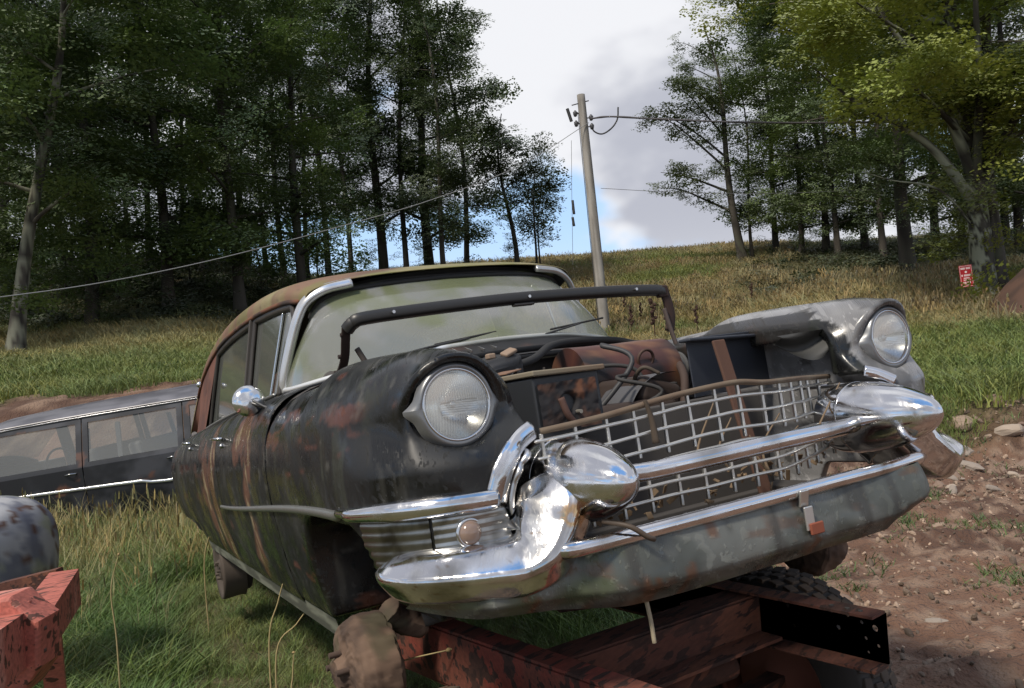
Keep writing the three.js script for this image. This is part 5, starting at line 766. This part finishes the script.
{
  const O = ray(40, 688, 2.8); O.y = 0; const t = thing('red_implement_frame', 'faded red welded steel frame in the grass beside the blue fender', 'frame', O.toArray());
  const tone = (x, y, z) => { const a = fbm(x * 9, y * 9, z * 9, 5), b = fbm(x * 24, y * 8, z * 24, 4); let c = mixc([.42, .085, .055], [.50, .17, .12], sstep(.4, .62, a)); c = mixc(c, [.12, .07, .055], .85 * sstep(.58, .66, b)); return mixc(c, [.55, .28, .22], .6 * sstep(.62, .7, fbm(x * 15, y * 15, z * 15, 3))); };
  const m = mRedPaint, L = (px, py, d) => ray(px, py, d).sub(O);
  const dense = (w, h, d, r) => new RoundedBoxGeometry(w, h, d, 6, r);
  const barGeo = (a, b, w, h) => { const d = b.clone().sub(a), n = d.length(); d.normalize(); const s = d.clone().cross(V(0, 1, 0)).normalize(), u = s.clone().cross(d), N = 40, g = new THREE.BoxGeometry(n, h, w, N, 8, 8); g.applyMatrix4(new THREE.Matrix4().makeBasis(d, u, s).setPosition(a.clone().add(b).multiplyScalar(.5))); return g; };
  const far = L(69, 589, 3.25), near = L(36, 634, 2.62);
  part('beam', puv(barGeo(far, near, .085, .125), 2.2), m, t);
  part('cap_plate', puv(barGeo(far.clone().add(V(-.01, .068, 0)), near.clone().add(V(.005, .068, 0)), .10, .010), 2.2), m, t);
  // bracket plate: outline with thickness, standing at the near end of the beam
  const out = [[-25, 600], [0, 596], [27, 592], [40, 604], [53, 613], [53, 655], [40, 676], [16, 672], [15, 700], [-25, 720]].map(([x, y]) => L(x, y, 2.62 + Math.max(0, 27 - x) * .0)), c0 = out[0], sh = new THREE.Shape(out.map(q => new THREE.Vector2(q.x, q.y)));
  const g = new THREE.ExtrudeGeometry(sh, { depth: .10, bevelEnabled: true, bevelSize: .012, bevelThickness: .012, bevelSegments: 2, steps: 4 }); g.translate(0, 0, c0.z - .02); g.deleteAttribute('uv');
  part('bracket_plate', puv(g, 2.2), m, t);
  part('side_beam', puv(barGeo(L(22, 628, 2.70), L(-60, 690, 2.05), .13, .16), 2.2), m, t);
  part('weld_rib', puv(tube([L(30, 600, 2.58), L(27, 640, 2.58), L(17, 676, 2.58)], .008, 20, 8), 2.2), m, t);
  part('cross_strap', puv(barGeo(L(2, 590, 3.3), L(62, 575, 3.3), .05, .06), 2.2), mFrameRust, t);
  for (const [px, py] of [[46, 626], [46, 648], [8, 612], [6, 650]]) { const p = L(px, py, 2.575); part('bolt', at(new THREE.CylinderGeometry(.011, .011, .014, 6), p.x, p.y, p.z + .012, Math.PI / 2), std(.10, .06, .05, .7), t); }
  part('leg', puv(barGeo(L(50, 612, 3.1), L(60, 688, 3.35).setY(.02), .07, .07), 2.2), m, t);
  part('leg', puv(barGeo(L(-12, 640, 2.7), L(-12, 760, 2.7).setY(.02), .08, .08), 2.2), m, t);
}
// ---------------------------------------------------------------- rusty truck frame under the sedan's nose
{
  const t = thing('truck_frame', 'rusty red truck chassis frame with a treaded wheel, holding up the sedan nose', 'chassis', [.5, 0, -2.9]);
  const dir = V(.645, 0, .764).normalize(), side = V(.764, 0, -.645), O = t.position;
  const A = V(1.017, .78, -2.443).sub(O), B = V(.155, .78, -2.061).sub(O);      // rail ends (right rail end in view, left rail passing out of view)
  const tone = (x, y, z) => { const a = fbm(x * 8, y * 8, z * 8, 5), b = fbm(x * 22, y * 22, z * 22, 3); let c = mixc([.15, .045, .026], [.075, .032, .024], sstep(.38, .62, a)); return mixc(c, [.27, .11, .06], .7 * sstep(.58, .72, b)); };
  const tone2 = (x, y, z) => mixc(mixc([.17, .042, .028], [.10, .032, .024], sstep(.4, .62, fbm(x * 8, y * 8, z * 8, 4))), [.05, .03, .025], sstep(.58, .66, fbm(x * 15 + 6, y * 30, z * 15, 4)));
  const m = mFrameRust, H = .155, F = .075, back = 2.3;
  const plank = (a, b, w, h, up, fn) => { const d = b.clone().sub(a), n = d.length(); d.normalize(); const s = d.clone().cross(up).normalize(), u = s.clone().cross(d), g = new THREE.BoxGeometry(n, h, w, Math.ceil(n / .03), 5, 4); g.applyMatrix4(new THREE.Matrix4().makeBasis(d, u, s).setPosition(a.clone().add(b).multiplyScalar(.5))); return puv(g, 2.0); };
  const UP = V(0, 1, 0);
  // right rail: channel open toward the viewer, web pierced with holes
  {
    const rail = new THREE.Group(); rail.name = 'side_rail'; t.add(rail);
    const s0 = A.clone().addScaledVector(dir, -back);
    part('top_flange', plank(s0.clone().addScaledVector(side, -F / 2), A.clone().addScaledVector(side, -F / 2), F, .008, UP, tone), m, rail);
    part('bottom_flange', plank(s0.clone().addScaledVector(side, -F / 2).add(V(0, -H, 0)), A.clone().addScaledVector(side, -F / 2).add(V(0, -H, 0)), F, .008, UP, tone), m, rail);
    const sh = new THREE.Shape([[-back, -H + .004], [0, -H + .004], [0, -.004], [-back, -.004]].map(p => new THREE.Vector2(...p)));
    for (const [x, y, r] of [[-.035, -.055, .010], [-.028, -.105, .006], [-.065, -.09, .006], [-.075, -.045, .0065], [-.12, -.03, .0095], [-.15, -.075, .008], [-.17, -.035, .005], [-.32, -.04, .008], [-.30, -.10, .006], [-.48, -.05, .008], [-.06, -.13, .005]]) { const h = new THREE.Path(); h.absarc(x, y, r, 0, 6.2832, true); sh.holes.push(h); }
    const g = new THREE.ExtrudeGeometry(sh, { depth: .008, bevelEnabled: false, curveSegments: 10 }); g.applyMatrix4(new THREE.Matrix4().makeBasis(dir, UP, side).setPosition(A)); g.deleteAttribute('uv');
    part('web', puv(g, 2), mFrameRust, rail);
    for (const x of [-.05, -.09, -.14]) { const p = A.clone().addScaledVector(dir, x).addScaledVector(side, -.045); part('bolt_hole', at(new THREE.CylinderGeometry(.007, .007, .003, 12), p.x, p.y + .0055, p.z), mDark, rail); }
  }
  // left rail: face turned to the viewer, flaking red paint with black scrawl
  {
    const rail = new THREE.Group(); rail.name = 'side_rail'; t.add(rail); const e = B.clone().addScaledVector(dir, .45), s0 = B.clone().addScaledVector(dir, -.95);
    part('top_flange', plank(s0.clone().addScaledVector(side, F / 2), e.clone().addScaledVector(side, F / 2), F, .008, UP, tone2), mFrameRed, rail);
    part('web', plank(s0.clone().add(V(0, -H / 2 - .006, 0)), e.clone().add(V(0, -H / 2 - .006, 0)), .010, H, UP, tone2), mFrameRed, rail);
    part('bottom_flange', plank(s0.clone().addScaledVector(side, F / 2).add(V(0, -H - .012, 0)), e.clone().addScaledVector(side, F / 2).add(V(0, -H - .012, 0)), F, .008, UP, tone2), mFrameRed, rail);
  }
  // crossmembers, tube, gussets
  const C1 = V(.045, .765, -2.309).sub(O), C2 = V(.70, .765, -2.77).sub(O);
  part('crossmember', [plank(C1, C2, .10, .010, UP, tone), plank(C1.clone().add(V(.03, -.055, .05)), C2.clone().add(V(.03, -.055, .05)), .008, .11, UP, tone), plank(C1.clone().add(V(.05, -.112, .09)), C2.clone().add(V(.05, -.112, .09)), .09, .010, UP, tone)], m, t);
  part('crossmember', plank(C1.clone().addScaledVector(dir, -.9), C2.clone().addScaledVector(dir, -.9), .12, .10, UP, tone), m, t);
  part('gusset_plate', ((() => { const sh = new THREE.Shape([[0, 0], [.30, 0], [.16, -.03], [.02, -.13]].map(p => new THREE.Vector2(...p))), g = new THREE.ExtrudeGeometry(sh, { depth: .008, bevelEnabled: false }); g.deleteAttribute('uv'); g.applyMatrix4(new THREE.Matrix4().makeRotationX(-Math.PI / 2)); g.rotateY(.45); g.translate(C2.x - .22, C2.y - .01, C2.z + .05); return puv(g, 2); })()), m, t);
  part('axle_tube', puv(tube([V(.02, .55, -2.36).sub(O), V(.30, .56, -2.50).sub(O), V(.62, .56, -2.70).sub(O)], .042, 30, 18), 2), m, t);
  part('spring_hanger', puv(tube([V(.28, .48, -2.42).sub(O), V(.40, .56, -2.46).sub(O), V(.46, .50, -2.48).sub(O)], .03, 14, 8), 2), m, t);
  part('brace', plank(V(.62, .77, -2.95).sub(O), V(.42, .80, -3.15).sub(O), .03, .12, UP, () => [.03, .02, .018]), m, t);
  part('prop_block', plank(V(-.25, .80, -3.25).sub(O), V(.62, .84, -3.45).sub(O), .14, .10, UP, () => [.05, .034, .022]), m, t);
  for (const [px, py, d, w] of [[575, 600, 3.7, .5], [640, 592, 4.2, .4]]) { const a = ray(px - 25, py + 4, d).sub(O), b = ray(px + 35, py - 4, d + .1).sub(O); part('loose_plate', plank(a, b, .22, .012, UP, tone), m, t); }
  // wheels
  const wheel = (c) => {
    const W = new THREE.Group(); W.name = 'wheel'; W.position.copy(c); t.add(W);
    const q = new THREE.Quaternion().setFromUnitVectors(V(0, 1, 0), side), R = .385, hw = .105;
    const turn = g => { g.applyQuaternion(q); return g; };
    part('tyre', turn(lathe([[.21, -hw * .8], [.25, -hw], [.32, -hw * 1.05], [.36, -hw * .95], [R - .012, -hw * .8], [R - .008, 0], [R - .012, hw * .8], [.36, hw * .95], [.32, hw * 1.05], [.25, hw], [.21, hw * .8]], 64)), std(.035, .032, .03, .92), W);
    const blocks = []; for (let i = 0; i < 44; i++) for (let k = 0; k < 4; k++) { const a = (i + (k % 2) * .5) / 44 * 6.2832, b = box(.038, .040, .016, .004); b.applyMatrix4(new THREE.Matrix4().makeRotationZ((k - 1.5) * .18)); b.translate(0, (k - 1.5) * .048, R - .008 - (k === 0 || k === 3 ? .006 : 0)); b.rotateY(a); blocks.push(b); }
    const tg = turn(merge(blocks)); part('tread', paint(tg, (x, y, z) => mixc([.045, .036, .03], [.11, .075, .05], sstep(.45, .62, fbm(x * 12, y * 12, z * 12, 3)))), mRustV, W, { kind: 'stuff' });
    part('rim', turn(lathe([[0, -.02], [.05, -.03], [.09, .02], [.17, .0], [.20, .05], [.215, .09], [.215, -.09], [.20, -.05]], 40)), std(.13, .045, .028, .85), W);
  };
  wheel(V(.86, .385, -2.98).sub(O)); wheel(V(.86, .385, -2.98).sub(O).addScaledVector(side, -1.42));
  part('axle', plank(V(.86, .385, -2.98).sub(O), V(.86, .385, -2.98).sub(O).addScaledVector(side, -1.42), .07, .07, UP, () => [.03, .02, .016]), m, t);
}

// dry stalks leaning in front of the sedan
for (const [pts, d] of [[[[270, 646], [279, 600], [290, 560]], 3.3], [[[277, 656], [298, 622], [322, 590]], 3.3], [[[293, 700], [293.5, 675], [294.5, 650]], 3.0], [[[350, 694], [392, 664], [452, 648]], 2.5], [[[118, 640], [112, 590], [120, 552]], 4.0], [[[205, 560], [214, 520], [210, 486]], 5.2]]) {
  const P = pts.map(([x, y]) => ray(x, y, d)), foot = P[0].clone(); foot.y = gy(foot.x, foot.z);
  const s = thing('dry_stalk', 'single dry straw stalk rising from the grass by the sedan', 'grass', foot.toArray(), 'dry stalks in the near grass'), L = P.map(p => p.clone().sub(foot));
  part('stem', tube([V(0, 0, 0), ...L.slice(0)], t => .0042 - .0022 * t, 20, 6), std(.34, .27, .13, .9), s);
  part('seed_head', tube([L[2].clone().multiplyScalar(.9).addScaledVector(L[1], .1), L[2]], t => .007 * Math.sin(.3 + t * 2.7), 10, 6), std(.30, .22, .10, .95), s);
}
shadows(scene);
renderer.render(scene, camera);
